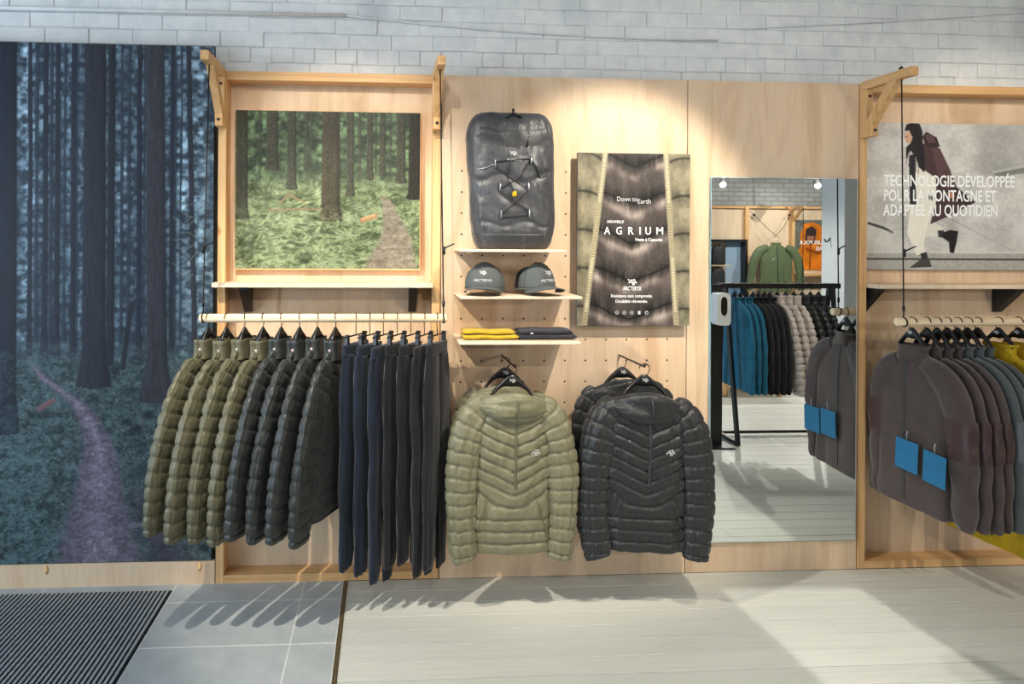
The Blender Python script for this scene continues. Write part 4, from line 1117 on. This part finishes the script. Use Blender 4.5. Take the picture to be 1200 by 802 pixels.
for i, (x, rzd, c) in enumerate(TX):
    rz = R(rzd); w, l0, l1 = TR[i % 3]; z = 1.291 - .100 - (.006 * (i % 3))
    mt_ = M['navy'] if c == 0 else M['charcoal']
    t = thing('trousers', TLn[i], 'trousers', (x, -.23, z - .01), (0, R(random.uniform(-.6, .6)), rz), 'trousers on the rod')
    put('waistband', w, mt_, t); put('trouser_leg', l0, mt_, t); put('trouser_leg', l1, mt_, t)
    t.scale = (1, 1, (1.01, 1.03, 1.06, 1.01, .985, 1.04, 1.015)[i])
    h = thing('clip_hanger', 'black clip hanger holding the ' + (ORD[i] + ' navy trousers counting from the puffer jackets' if c == 0 else ORD[i - 3] + ' charcoal trousers counting from the navy ones'), 'hanger', (x, -.23, 1.291), (0, 0, rz), 'clip hangers on the rod')
    put('bar', CLIPBAR, M['wire'], h); k = put('hanger_hook', HK, M['wire'], h); k.rotation_euler[2] = R(92) - rz
    for sx in (-.075, .075): put('clip', CLIP, M['blackplastic'], h, loc=(sx, 0, 0))

# ---- fleece jackets along the right rod
BODY_F = [(.0, .066, .045, 0), (-.022, .092, .055, 0), (-.048, .130, .062, 0), (-.080, .165, .068, 0), (-.125, .188, .074, 0), (-.19, .196, .080, 0), (-.30, .194, .082, 0), (-.45, .192, .080, 0), (-.56, .196, .078, 0), (-.665, .200, .074, 0), (-.682, .194, .066, 0)]
def fleece_parts(seed, thin=.36, L=1.0, front=0.0, wd=1.06, lim=.0225, far=.86):
    fl_ = (lim, 0.0) if lim else None
    rows = [(r[0] * L, r[1] * wd, r[2] * thin + front * sstep(-.02, -.3, r[0]), -front * .6 * sstep(-.02, -.3, r[0])) for r in BODY_F]
    fd = lambda th, s, P: (.010 * np.cos(5 * th + seed) + .006 * np.sin(8 * th + seed * 2)) * sstep(.1, .6, s) * (.4 + thin)
    body, P = body_mesh(rows, 84, .010, e=.92, seed=seed, wr=.0016, lump=.008, fold=fd, ret=True, flat=fl_)
    sl = []; pt = []
    for sd in (-1, 1):
        rows = [(.080, 0, -.042, .040, .024), (.145, -.002, -.078, .056, .030), (.205, -.004, -.140, .062, .035), (.244, -.002, -.26, .058, .036), (.255, .004, -.40, .054, .035), (.258, .010, -.56, .049, .032), (.256, .014, -.66, .044, .027), (.254, .014, -.690, .036, .020)]
        rows = [(r[0] * (1 if sd > 0 else far), r[1] - front * .5, r[2] * L, r[3], r[4] * (.7 + thin)) for r in rows]
        fs = lambda th, s, P: .0035 * np.sin(s * 38 + 2 * th + seed) * sstep(.2, .3, s)
        sl.append(sleeve_mesh(rows, 36, .010, sd, e=.95, seed=seed + sd, wr=.0012, lump=.005, fold=fs, flat=(lim, -front * .5) if lim else None))
        pr = [rows[i] for i in (3, 4)]; a = np.array(rows[3]); b = np.array(rows[4]); mid = (a + b) / 2
        rr = [tuple(a - [0, 0, -.02, -.002, -.002]), tuple(mid + [0.002, 0, 0, .0028, .0028]), tuple(b + [0, 0, 0, .002, .002])]
        pt.append(sleeve_mesh([tuple(np.array(q) + [0, 0, 0, .0022, .0022]) for q in rr], 36, .010, sd, e=.95, seed=seed + sd, fold=lambda th, s, P: .003 * np.sin((s + .28) * 38 + 2 * th + seed), cap=(False, False), flat=(lim + .002, -front * .5) if lim else None))
    co = collar_mesh(.066, .044 if thin > .5 else .030, .036, 36, seed, flare=1.15, lim=lim)
    ln = MB(); ln.lathe([(.0, .012), (.03, .014), (.060, .012), (.062, .0), (.0, -.002)], n=20, M=Matrix.Diagonal((1.0, .5 if thin > .5 else .28, 1, 1)))
    zp = strip_from(P, .75, -.02, -.66 * L, .010, .003, 'zipper')
    return dict(body=body, s0=sl[0], s1=sl[1], p0=pt[0], p1=pt[1], collar=co, lining=ln.mesh('lining'), zipper=zp, P=P)
def fleece_jacket(label, group, loc, rz, p, cm, lm, pm=None, roll=0, extra=()):
    ex = [('zipper', p['zipper'], M['packdark'])]
    if pm is not None: ex += [('sleeve_patch', p['p0'], pm), ('sleeve_patch', p['p1'], pm)]
    return rail_jacket('fleece_jacket', label, group, loc, rz, p, cm, lm, roll, extra=ex + list(extra))
FF = fleece_parts(801, .62, 1.04, .012, lim=.045, far=.66)
FP = [fleece_parts(811 + 9 * i, .30, 1.04) for i in range(3)]
FX = [2.190, 2.262, 2.312, 2.362, 2.412, 2.462, 2.512]
FL = ['brown fleece jacket at the free end of the rod, zip front turned to the mirror', 'second brown fleece jacket on the rod counting from the mirror', 'third brown fleece jacket on the rod counting from the mirror', 'last brown fleece jacket, hanging next to the grey-green ones',
      'grey-green fleece jacket hanging next to the last brown one', 'middle grey-green fleece jacket on the rod', 'grey-green fleece jacket hanging next to the mustard ones']
for i, x in enumerate(FX):
    rz = R(-90 + (3 if i == 0 else random.uniform(-.6, .6)))
    gm_ = i < 4
    z = 1.272 - .140 - (0, .004, .008, .002, .004, .0, .006)[i]
    sc = []
    if not gm_:
        pp = FP[i % 3]
    fleece_jacket(FL[i], 'fleece jackets on the rod', (x, -.23, z), rz, FF if i == 0 else FP[i % 3], M['brownfleece'] if gm_ else M['greyfleece'], M['lining'], M['brownpatch'] if gm_ else M['greypatch'], R(random.uniform(-1, 1)), sc)
    hanger('black hanger inside the ' + (ORD[i] + ' brown fleece jacket counting from the mirror' if gm_ else ORD[i - 4] + ' grey-green fleece jacket counting from the brown ones'), 'black hangers on the fleece rod', (x, -.23, 1.272), rz, R(90 + random.uniform(-10, 10)), i == 0, FLEECE_H)
# blue sale cards clipped on the first brown jackets
for (loc, rz, lb) in (((2.126, -.275, .665), -88, 'square blue card clipped to the first brown fleece jacket'), ((2.133, -.415, .650), -92, 'square blue card hanging at the sleeve of the first brown fleece jacket')):
    t = thing('price_card', lb, 'card', loc, (0, R(2), R(rz)))
    put('card', MB().box(-.060, .060, -.001, .001, -.070, .070, .0004).mesh('card'), M['tagblue'], t)
    put('clip', MB().tube([(0, 0, .07), (0, -.002, .095), (.002, .0, .115)], .003, 6).mesh('clip'), M['steel'], t)
# mustard shells
YP = fleece_parts(871, .5, 1.34, .0, lim=.04)
for (x, rz, lb) in ((2.615, -84, 'mustard yellow jacket hanging next to the grey-green fleece jackets'), (2.715, -84, 'mustard yellow jacket at the far end behind the first mustard one')):
    fleece_jacket(lb, 'mustard jackets on the rod', (x, -.23, 1.272 - .135), R(rz), YP, M['yellow'], M['yellow'])
    hanger('black hanger with emblem inside the ' + ('first' if x < 2.65 else 'second') + ' mustard jacket counting from the grey-green ones', 'black hangers of the mustard jackets', (x, -.23, 1.272), R(rz), R(90), True, FLEECE_H)

# ------------------------------------------------------------------ backpack
def front_y(P, x, z):
    d = np.abs(P[:, :, 0] - x) + np.abs(P[:, :, 2] - z) + (P[:, :, 1] > P[:, :, 1].mean()) * 9
    return P.reshape(-1, 3)[np.argmin(d)][1]
def make_pack():
    t = thing('backpack', 'grey coated roll-top backpack laced with black cord on the top peg shelf', 'backpack', (.312, -.125, 1.6005))
    rows = [(.632, .135, .040, 0, -.008), (.626, .158, .056, 0, -.008), (.602, .182, .074, 0, -.007), (.570, .196, .086, 0, -.006), (.52, .202, .094, 0, -.006), (.44, .201, .100, 0, -.004),
            (.36, .200, .102, 0, -.001), (.28, .198, .102, 0, .003), (.20, .196, .104, 0, .006), (.12, .192, .106, 0, .009), (.07, .186, .104, 0, .010), (.032, .177, .098, 0, .011), (.010, .165, .090, 0, .011), (.0, .152, .082, 0, .011)]
    r = cr(rows, 130); C = np.stack([r[:, 4], r[:, 3] + .004, r[:, 0]], -1)
    def fd(th, s, P):
        z = P[..., 2]; x = P[..., 0]; f = np.sin(th) < 0
        f = f * sstep(.19, .15, np.abs(x)); w = -.005 * np.exp(-((z - .505 - .01 * np.sin(x * 20)) / .007) ** 2) * f - .009 * np.exp(-((z - .315 - .10 * np.abs(x) + .02 * np.sin(x * 30)) / .014) ** 2) * f - .006 * np.exp(-((z - .115 + .1 * x * x - .012 * np.sin(x * 34)) / .010) ** 2) * f
        w = w + .005 * np.sin(x * 60 + z * 30) * sstep(.34, .26, z) * sstep(.18, .24, z) * f + .007 * (np.abs(fbm(x * 11 + z * 5, z * 9 - x * 4, 900, 3) - .5) * 4 - .5) * f
        w = w - .014 * np.exp(-((x - .0) / .05) ** 2) * sstep(.56, .63, z) * f
        return w
    me, P = tube(C, r[:, 1], r[:, 2], X3, Y3, 120, e=.72, fold=fd, seed=88, wr=.002, lump=.006, ret=True, name='body')
    put('body', me, M['pack'], t)
    rb_ = [(q[0], q[1] + .0025, q[2] + .0025, q[3], q[4]) for q in rows if q[0] <= .08]; rr = cr(rb_, 14)
    bp = tube(np.stack([rr[:, 4], rr[:, 3] + .004, rr[:, 0]], -1), rr[:, 1], rr[:, 2], X3, Y3, 80, e=.72, name='base_panel', fold=lambda th, s, P: .003 * np.sin(3 * th))
    put('base_panel', bp, M['packdark'], t)
    flap = MB()
    xs_ = np.linspace(-.155, .15, 24); V = []; F = []
    for j, z in enumerate((.545, .535, .515, .495, .478, .470)):
        for x in xs_:
            zz = z - .012 * math.cos(x * 18); V.append((x, front_y(P, x, zz) - .004 - .004 * math.sin(j), zz))
    n = len(xs_)
    F = [(j * n + i, j * n + i + 1, (j + 1) * n + i + 1, (j + 1) * n + i) for j in range(5) for i in range(n - 1)]
    flap.add(V, F, True); put('roll_flap', flap.mesh('roll_flap'), M['packdark'], t)
    def S(px, pz, off=.007):                                     # photo-measured pixel grid on the pack front
        x = (px - 270) / 535 * .405; z = .60 - (pz - 60) / 702 * .60 + .015
        return (x, front_y(P, x, z) - off, z)
    def cordp(pts, n=8, off=.007):
        out = []
        for a, b in zip(pts[:-1], pts[1:]):
            for q in range(n): out.append(S(a[0] + (b[0] - a[0]) * q / n, a[1] + (b[1] - a[1]) * q / n, off))
        out.append(S(*pts[-1], off)); return out
    for pts in ([(150, 318), (240, 308), (365, 298)], [(160, 345), (260, 410), (345, 455)], [(365, 300), (300, 400), (190, 455)], [(178, 470), (270, 530), (355, 575)], [(350, 468), (280, 530), (195, 590)], [(195, 610), (270, 605), (355, 598)], [(240, 320), (225, 400), (260, 470)]):
        put('lacing_cord', MB().tube(cordp(pts), .0022, 6).mesh('lacing_cord'), M['rope'], t)
    put('grey_cord', MB().tube(cordp([(45, 357), (100, 348), (150, 330)], off=.005), .0024, 6).mesh('grey_cord'), M['steel'], t)
    put('side_strap', MB().tube(cordp([(372, 310), (405, 350), (425, 395), (470, 382)], off=.006), .004, 6).mesh('side_strap'), M['packdark'], t)
    for (px, pz) in ((152, 325), (368, 308), (182, 450), (352, 445), (188, 595), (358, 590)):
        a = S(px, pz - 22, .006); b = S(px, pz + 22, .006)
        put('lash_loop', MB().tube([a, (a[0], a[1] - .004, a[2] - .008), (b[0], b[1] - .004, b[2] + .008), b], .0032, 6).mesh('lash_loop'), M['steel'], t)
    c = S(265, 490, .012); put('cord_lock', MB().lathe([(0, -.012), (.010, -.009), (.011, .004), (.007, .014), (0, .015)], c, 10).mesh('cord_lock'), M['yellow'], t)
    c = S(355, 160, .006); put('buckle', MB().tube([S(350, 155), S(360, 175), S(352, 205), S(345, 235)], .004, 6).mesh('buckle'), M['blackplastic'], t)
    put('top_buckle', MB().tube([(-.035, -.062, .600), (-.012, -.070, .617), (.014, -.070, .617), (.035, -.062, .600)], .007, 6).tube([(0, -.05, .622), (.002, -.045, .645)], .006, 6).mesh('top_buckle'), M['blackplastic'], t)
    c = S(258, 272, .006); em = bird_mesh(.034, .09); put('emblem', em, M['print_silver'], t, loc=c)
    c = S(220, 312, .006); me2 = text_mesh("ARC'TERYX", .013, bold=.0003); put('lettering', me2, M['print_silver'], t, loc=c)
make_pack()

# ------------------------------------------------------------------ caps
def make_cap(loc, rz, label):
    t = thing('baseball_cap', label, 'cap', loc, (0, 0, rz), 'caps on the peg shelf')
    nt, nr = 64, 22
    th = np.linspace(0, 2 * PI, nt + 1); ph = np.linspace(0, PI / 2, nr)
    g, p = np.meshgrid(th, ph, indexing='ij')
    fr = sstep(.1, .9, -np.sin(g))
    x = .092 * np.cos(p) ** (.62) * np.cos(g); y = .098 * np.cos(p) ** .62 * np.sin(g) + .004
    z = .030 + (.098 + .020 * fr * np.sin(p)) * np.sin(p) ** .85
    y = y + .012 * fr * np.sin(2 * p)
    V = np.stack([x, y, z], -1)
    def piece(a, b, name, mat, off=0):
        i0, i1 = int(a / (2 * PI) * nt), int(b / (2 * PI) * nt)
        idx = np.arange(i0, i1 + 1) % nt
        W_ = V[idx] * (1 + off) ; n = len(idx); k = np.arange(n * nr).reshape(n, nr)
        Q = np.stack([k[:-1, :-1], k[1:, :-1], k[1:, 1:], k[:-1, 1:]], -1)
        me = np_mesh(name, W_, Q); o = put(name, me, mat, t)
        so = o.modifiers.new('thick', 'SOLIDIFY'); so.thickness = .003; so.offset = -1
        return o
    piece(PI * 1.14, PI * 1.86, 'front_panel', M['capgrey'], .004)
    piece(-.14 * PI + 2 * PI, 2 * PI, 'side_panel', M['capgrey']); piece(PI, PI * 1.14, 'side_panel', M['capgrey'])
    piece(0, PI, 'mesh_back', M['capmesh'])
    # sweatband rim
    put('rim', MB().tube([(.0915 * math.cos(a), .0975 * math.sin(a) + .004, .026 - .004 * math.sin(a)) for a in np.linspace(0, 2 * PI, 41)], .004, 6, cap=False).mesh('rim'), M['capgrey'], t)
    # curved brim
    bv = []; bf = []; na, nb = 25, 7
    for i, a in enumerate(np.linspace(-1, 1, na)):
        for j, b in enumerate(np.linspace(0, 1, nb)):
            ang = a * R(68); r0 = .093; ext = .068 * math.sqrt(max(0, 1 - (abs(a)) ** 2.6)) * b
            X_ = (r0 + ext * .35) * math.sin(ang) * (1 - .04 * b); Y_ = -(r0 + .002) * math.cos(ang) - ext
            Z_ = .046 - .030 * abs(a) ** 1.8 - .008 * b
            bv.append((X_, Y_, Z_))
    bf = [(i * nb + j, (i + 1) * nb + j, (i + 1) * nb + j + 1, i * nb + j + 1) for i in range(na - 1) for j in range(nb - 1)]
    o = MB().add(bv, bf, True).obj('brim', M['capgrey'], t); so = o.modifiers.new('thick', 'SOLIDIFY'); so.thickness = .0035
    put('button', MB().lathe([(0, 0), (.007, 0), (.006, .004), (0, .005)], (0, .004, .126), 10).mesh('button'), M['capgrey'], t)
    put('emblem', bird_mesh(.034, .065), M['print_silver'], t, loc=(.0, -.1015, .103), rot=(R(-14), 0, 0))
    put('lettering', text_mesh("ARC'TERYX", .016, align='CENTER'), M['print_silver'], t, loc=(0, -.1060, .064), rot=(R(-6), 0, 0))
make_cap((.190, -.150, 1.3925), R(-14), 'grey trucker cap on the peg shelf with its front turned to the timber bay')
make_cap((.428, -.150, 1.3925), R(20), 'grey trucker cap on the peg shelf with its front turned to the jacket poster')

# ------------------------------------------------------------------ folded neck warmers
def folded(loc, w, d, mat, label, seed, logo):
    t = thing('neck_warmer', label, 'neck warmer', loc)
    zc = .0005
    for k, (ww, dd, hh, dx) in enumerate(((w, d, .024, 0), (w * .93, d * .95, .021, -w * .03))):
        n = 40; x = np.linspace(-1, 1, n); env = np.clip(1 - np.abs(x) ** 14, 0.02, 1) ** .5
        C = np.stack([dx + x * ww / 2, .004 * np.sin(x * 5 + seed) * 0 + .002 * k + 0 * x, zc + hh / 2 + .0012 * np.sin(x * 6 + seed + k) + 0 * x], -1)
        f = lambda th, s, P: -.0045 * np.exp(-((th - 1.5 * PI) / .22) ** 2)
        me = tube(C, hh / 2 * env, dd / 2 * (.97 + .03 * env), Z3, Y3, 32, e=.8, seed=seed + k, wr=.0008, lump=.002, fold=f, name='folded_layer')
        put('folded_layer', me, mat, t)
        zc += hh - .001
    if logo:
        b = MB(); b.box(-w * .32, -w * .27, -d / 2 - .002, -d / 2 + .001, .029, .034); put('tab', b.mesh('tab'), M['print_silver'], t)
    return t
folded((.208, -.165, 1.1905), .255, .135, M['yellowknit'], 'mustard knit neck warmer folded on the lowest peg shelf', 3, False)
folded((.470, -.165, 1.1905), .265, .135, M['navyknit'], 'charcoal knit neck warmer folded on the lowest peg shelf', 9, True)

# ------------------------------------------------------------------ the shop floor behind, seen in the mirror
def bar(b, p, q, w=.03):
    p, q = Vector(p), Vector(q); d = (q - p); L = d.length
    Mx = Matrix.Translation(p) @ d.to_track_quat('Z', 'Y').to_matrix().to_4x4()
    b.box(-w / 2, w / 2, -w / 2, w / 2, 0, L, .002, Mx); return b
rk = thing('garment_rack', 'black steel garment rack with slanted legs standing opposite the mirror', 'clothes rack', (3.0, -2.07, 0))
RZ_ = 1.285
put('top_bar', bar(MB(), (2.47, -2.07, RZ_ - .004), (3.52, -2.07, RZ_ - .004), .042).mesh('top_bar'), M['black'], rk, world=True)
for x in (2.53, 3.45):
    for y in (-1.92, -2.23):
        put('leg', bar(MB(), (x, -2.07 + (-.02 if y < -2.07 else .02), RZ_), (x + (.04 if x < 3 else -.04) * 1, y, .004), .03).mesh('leg'), M['black'], rk, world=True)
    put('foot_bar', bar(MB(), (x + (.04 if x < 3 else -.04), -1.92, .02), (x + (.04 if x < 3 else -.04), -2.23, .02), .028).mesh('foot_bar'), M['black'], rk, world=True)
put('low_stretcher', bar(MB(), (2.57, -2.2, .03), (3.41, -2.2, .03), .022).mesh('low_stretcher'), M['black'], rk, world=True)
WP = [rail_parts(.050, 1001 + 5 * i, h=.012, L=.98) for i in range(2)]
RX_ = [2.625, 2.675, 2.725, 2.78, 2.828, 2.876, 2.925, 2.987, 3.058, 3.129, 3.200, 3.271, 3.342]
for i, x in enumerate(RX_):
    z = RZ_ - .132
    rz = R(-90 + random.uniform(-.6, .6))
    if i < 3: fleece_jacket(('petrol blue fleece jacket at the end of the black rack', 'second petrol blue fleece jacket on the black rack', 'petrol blue fleece jacket hanging next to the black ones on the rack')[i], 'fleece jackets on the black rack', (x, -2.07, z), rz, FP[i % 3], M['blue'], M['blue'])
    elif i < 7: fleece_jacket(ORD[i - 3] + ' black fleece jacket on the rack counting from the blue ones', 'black fleece jackets on the black rack', (x, -2.07, z), rz, FP[i % 3], M['blackfleece'], M['blackfleece'])
    elif i < 10: rail_jacket('puffer_jacket', ('pearl white puffer jacket hanging next to the black fleece on the rack', 'middle pearl white puffer jacket on the rack', 'pearl white puffer jacket hanging next to the black puffers on the rack')[i - 7], 'pearl puffers on the black rack', (x, -2.07, z), rz, WP[i % 2], M['cream_nylon'], M['lining'])
    else: rail_jacket('puffer_jacket', ORD[i - 10] + ' black puffer jacket on the rack counting from the pearl ones', 'black puffers on the black rack', (x, -2.07, z), rz, WP[i % 2], M['blacknylon'], M['blacknylon'])
    hanger('black hanger on the rack inside the ' + ((ORD[i] + ' petrol blue jacket') if i < 3 else (ORD[i - 3] + ' black fleece jacket after the blue ones') if i < 7 else (ORD[i - 7] + ' pearl jacket after the black fleece') if i < 10 else (ORD[i - 10] + ' black puffer after the pearl ones')), 'black hangers on the rack', (x, -2.07, RZ_ - .004), rz, R(90), False, RACK_H)

# hand sanitiser post
sp = thing('sanitiser_stand', 'white hand sanitiser dispenser on a black floor stand beside the rack', 'dispenser', (2.40, -1.93, 0))
put('base', MB().box(-.16, .11, -.16, .09, 0, .012, .003).mesh('base'), M['black'], sp)
put('pole', MB().box(-.045, .045, -.02, .0, .012, 1.30, .003).mesh('pole'), M['black'], sp)
dz = MB(); n = 24
o_ = []
for q in range(n):
    a = 2 * PI * q / n; c_, s_ = math.cos(a), math.sin(a)
    o_.append((.056 * math.copysign(abs(c_) ** .35, c_), 1.11 + .128 * math.copysign(abs(s_) ** .3, s_)))
dz.prism(o_, 0, .0, .10, 'y'); put('dispenser', dz.mesh('dispenser'), M['white'], sp)
o_ = [(.026 * math.cos(2 * PI * q / n), 1.135 + .075 * math.copysign(abs(math.sin(2 * PI * q / n)) ** .5, math.sin(2 * PI * q / n))) for q in range(n)]
put('window', MB().prism(o_, 0, .0985, .102, 'y').mesh('window'), M['blackplastic'], sp)

# low wooden plinth table
tb = thing('plinth_table', 'low pine display table on chunky tapered legs behind the rack', 'table', (3.67, -3.8, 0))
put('tabletop', MB().box(-.42, .42, -.32, .32, .22, .25, .004).mesh('tabletop'), M['pine_x'], tb)
for sx in (-.30, .26):
    for sy in (-.25, .25):
        put('leg', MB().tube([(sx * 1.08, sy * 1.08, 0), (sx * .92, sy * .92, .2195)], [.026, .040], 12).mesh('leg'), M['pine_z'], tb)

# far wall: plywood, pine posts, framed niche with packs, posters, shell jacket on cords
yw = YF
fw = thing('far_panelling', 'birch plywood panelling with pine posts on the far wall', 'panel', (5.8, yw, 0))
for (a, b) in ((2.4, 3.61), (3.62, 4.83), (4.84, 5.60), (5.66, 6.38), (6.44, 8.28)):
    put('sheet', MB().box(a, b, yw + .0005, yw + .02, 0, 2.20, .001).mesh('sheet'), M['ply_plain'], fw, world=True)
for x in (5.60, 6.38): put('post', MB().box(x, x + .06, yw + .0005, yw + .09, 0, 2.24, .002).mesh('post'), M['pine_z'], fw, world=True)
put('top_rail', MB().box(4.84, 8.28, yw + .02, yw + .07, 2.20, 2.24, .002).mesh('top_rail'), M['pine_x'], fw, world=True)
for xc in (4.80, 6.41):
    put('bracket_arm', MB().box(xc - .02, xc + .02, yw + .09 if xc > 5 else yw + .02, yw + .38, 2.19, 2.23, .002).mesh('bracket_arm'), M['pine_y'], fw, world=True)
    put('bracket_brace', MB().prism([(yw + (.09 if xc > 5 else .02), 1.98), (yw + (.09 if xc > 5 else .02), 2.04), (yw + .27, 2.189), (yw + .33, 2.189)], 0, xc - .018, xc + .018, 'x').mesh('bracket_brace'), M['pine_z'], fw, world=True)
    put('cord', MB().tube([(xc, yw + .33, 2.189), (xc, yw + .33, .9)], .005, 6).mesh('cord'), M['rope'], fw, world=True)
nf = thing('framed_niche', 'tall black metal frame on the far wall holding packs and a blue picture', 'frame', (5.3, yw + .1, .3))
for (a, b, c, d) in ((4.93, 4.97, .3, 1.69), (5.555, 5.598, .3, 1.69), (4.97, 5.555, 1.65, 1.69), (4.97, 5.555, .3, .34)):
    put('frame_bar', MB().box(a, b, yw + .021, yw + .16, c, d, .002).mesh('frame_bar'), M['black'], nf, world=True)
for z in (1.26, .90): put('niche_shelf', MB().box(4.972, 5.29, yw + .021, yw + .22, z, z + .015, .001).mesh('niche_shelf'), M['ply_plain'], nf, world=True)
def small_pack(loc, label, seed):
    t = thing('daypack', label, 'backpack', loc)
    rows = [(.30, .05, .03, 0), (.29, .085, .05, 0), (.25, .105, .06, 0), (.15, .115, .07, 0), (.05, .115, .07, 0), (.01, .105, .06, 0), (.0, .09, .05, 0)]
    me = body_mesh(rows, 40, .01, e=.75, seed=seed, wr=.002, lump=.006); put('body', me, M['packdark'], t)
    put('pocket', MB().box(-.08, .08, .066, .085, .03, .15, .012).mesh('pocket'), M['packdark'], t)
    put('top_handle', MB().tube([(-.03, 0, .295), (-.02, 0, .325), (.02, 0, .325), (.03, 0, .295)], .007, 6).mesh('top_handle'), M['black'], t)
small_pack((5.13, yw + .12, 1.276), 'black daypack on the upper shelf of the framed niche', 61)
small_pack((5.12, yw + .12, .916), 'black daypack on the lower shelf of the framed niche', 62)
def paint_sky():
    u, v = np.meshgrid(np.linspace(0, 1, 40), np.linspace(0, 1, 110))
    img = C3(150, 178, 206) + (C3(196, 212, 226) - C3(150, 178, 206)) * v[..., None]
    r = .42 + .25 * fbm(u * 4, v * 0, 70); m = sstep(r - .02, r + .02, v)
    blend(img, m, C3(120, 152, 190) + (fbm(u * 9, v * 12, 75, 4) - .5)[..., None] * 150); return np.clip(img, 0, 255)
bp_ = poster('mountain_picture', 'narrow blue printed mountain picture inside the black niche frame', 5.30, 5.553, .345, 1.648, yw + .0302, yw + .0208, None, paint_sky(), .9)
def turn(o):                                                     # prints on the far wall face the mirror
    return o
def ink_back(name, img, x0, x1, z0, z1, y, parent, gain):
    o = ink_plane(name, img[:, ::-1], x0, x1, z0, z1, y, M['ink'], parent, gain); return o
ink_back('picture_print', paint_sky(), 5.301, 5.552, .346, 1.647, yw + .0312, bp_, .9)
def paint_orange():
    u, v = np.meshgrid(np.linspace(0, 100, 110), np.linspace(0, 100, 110))
    img = np.zeros((110, 110, 3)) + C3(110, 112, 104) + (fbm(u / 9, v / 9, 90) - .5)[..., None] * 60
    org = C3(226, 126, 30) * (.7 + .6 * fbm(u / 12, v / 16, 95))[..., None]
    blend(img, inpoly(u, v, [(6, 44), (30, 22), (48, 10), (62, 4), (80, 8), (88, 30), (86, 52), (96, 70), (98, 100), (30, 100), (28, 70), (10, 58)]), org)
    blend(img, inpoly(u, v, [(54, 20), (64, 12), (76, 18), (78, 38), (70, 50), (58, 46)]), C3(60, 46, 42)); blend(img, inpoly(u, v, [(58, 32), (74, 32), (72, 44), (62, 46)]), C3(170, 112, 90))
    stroke(img, u, v, [(30, 60), (52, 66), (74, 58)], 3, C3(150, 74, 16)); stroke(img, u, v, [(66, 50), (68, 98)], 1.4, C3(120, 56, 14))
    return np.clip(img, 0, 255)
op = poster('orange_poster', 'printed poster of a person in an orange hooded jacket on the far wall', 6.46, 7.30, 1.19, 2.02, yw + .0302, yw + .0208, None, paint_orange(), .9)
ink_back('picture_print', paint_orange(), 6.461, 7.299, 1.191, 2.019, yw + .0312, op, .9)
for i, s_ in enumerate(("CONÇUES POUR", "LES VRAIS")):
    me = text_mesh(s_, .085, bold=.002)
    o = put('lettering', me, PW, op, loc=(7.20 - op.location[0], yw + .034 - op.location[1], 1.62 - .10 * i - op.location[2]), rot=(0, 0, PI))
fs = thing('far_shelf', 'pale wooden shelf on the far wall below the orange poster', 'shelf', (7.0, yw, 1.1))
put('shelf_board', MB().box(6.45, 8.2, yw + .0205, yw + .25, 1.10, 1.13, .002).mesh('shelf_board'), M['pine_x'], fs, world=True)
SH = fleece_parts(1201, .5, 1.0, .01, 1.15, lim=.06)
gs = thing('shell_jacket', 'forest green hooded shell jacket strung up on cords at the far wall', 'jacket', (6.02, yw + .24, 1.60), (0, 0, R(180)))
put('body', SH['body'], M['forest'], gs)
for sx, me in ((-1, SH['s0']), (1, SH['s1'])):
    o = put('sleeve', me, M['forest'], gs, loc=(sx * .055, -.03, .0), rot=(0, R(-7) * sx, 0))
gs.scale = (1.16, 1.1, 1.1)
put('collar', SH['collar'], M['forest'], gs); put('zipper', SH['zipper'], M['packdark'], gs)
put('emblem', bird_mesh(.05, .1), M['print_silver'], gs, loc=(.10, -.115, -.2))
ch = thing('cord_hanger', 'pale wooden hanger strung on crossed black cords above the green shell jacket', 'hanger', (6.02, yw + .24, 1.665))
put('hanger_arch', RAIL_H[0], M['dowel'], ch, loc=(0, 0, .085))
for sx in (-1, 1):
    put('cord', MB().tube([(sx * .03, 0, .06), (sx * -.14 + 0, -.03, .22), (sx * -.36, -.14, .50)], .004, 6).mesh('cord'), M['rope'], ch)
    put('pulley', MB().lathe([(0, -.02), (.02, -.012), (.02, .012), (0, .02)], (sx * -.30, -.11, .425), 10).mesh('pulley'), M['black'], ch)

# pillar
pl_ = tag(MB().box(4.262, 4.80, -3.33, -3.00, 0, ZC, .004).obj('pillar', M['white']), kind='structure')
hk = thing('coat_hook', 'small black hook on the white pillar', 'hook', (4.2615, -3.2, 1.64))
put('hook', MB().tube([(-.0005, 0, .05), (-.02, 0, .02), (-.045, 0, .01), (-.06, 0, .04)], .008, 8).mesh('hook'), M['black'], hk)

# spotlights over the rest of the shop
spot('track_spotlight', (4.72, -6.1, 2.49), (3.2, -2.2, .6), 180, 70, .6, NEUT, 'white spotlight near the far wall aimed at the black rack')
spot('track_spotlight', (6.18, -6.1, 2.49), (4.6, -2.0, .4), 160, 70, .6, NEUT, 'white spotlight near the far wall aimed at the white pillar')
spot('track_spotlight', (5.2, -5.0, 3.0), (5.4, -7.1, 1.4), 150, 75, .6, NEUT, 'white spotlight aimed at the framed niche on the far wall', group='far wall spotlights')
spot('track_spotlight', (6.6, -5.0, 3.0), (6.6, -7.1, 1.4), 150, 75, .6, NEUT, 'white spotlight aimed at the orange poster on the far wall', group='far wall spotlights')
spot('track_spotlight', (2.9, -.75, 3.1), (3.0, -2.1, .75), 120, 56, .6, NEUT, 'white added fill lamp brightening the clothes on the black rack')  # added lamp, lifts the rack clothes in the mirror view
spot('track_spotlight', (3.0, -3.6, 3.1), (3.0, -2.9, 0), 160, 100, .6, NEUT, 'white spotlight aimed down at the boards behind the rack')
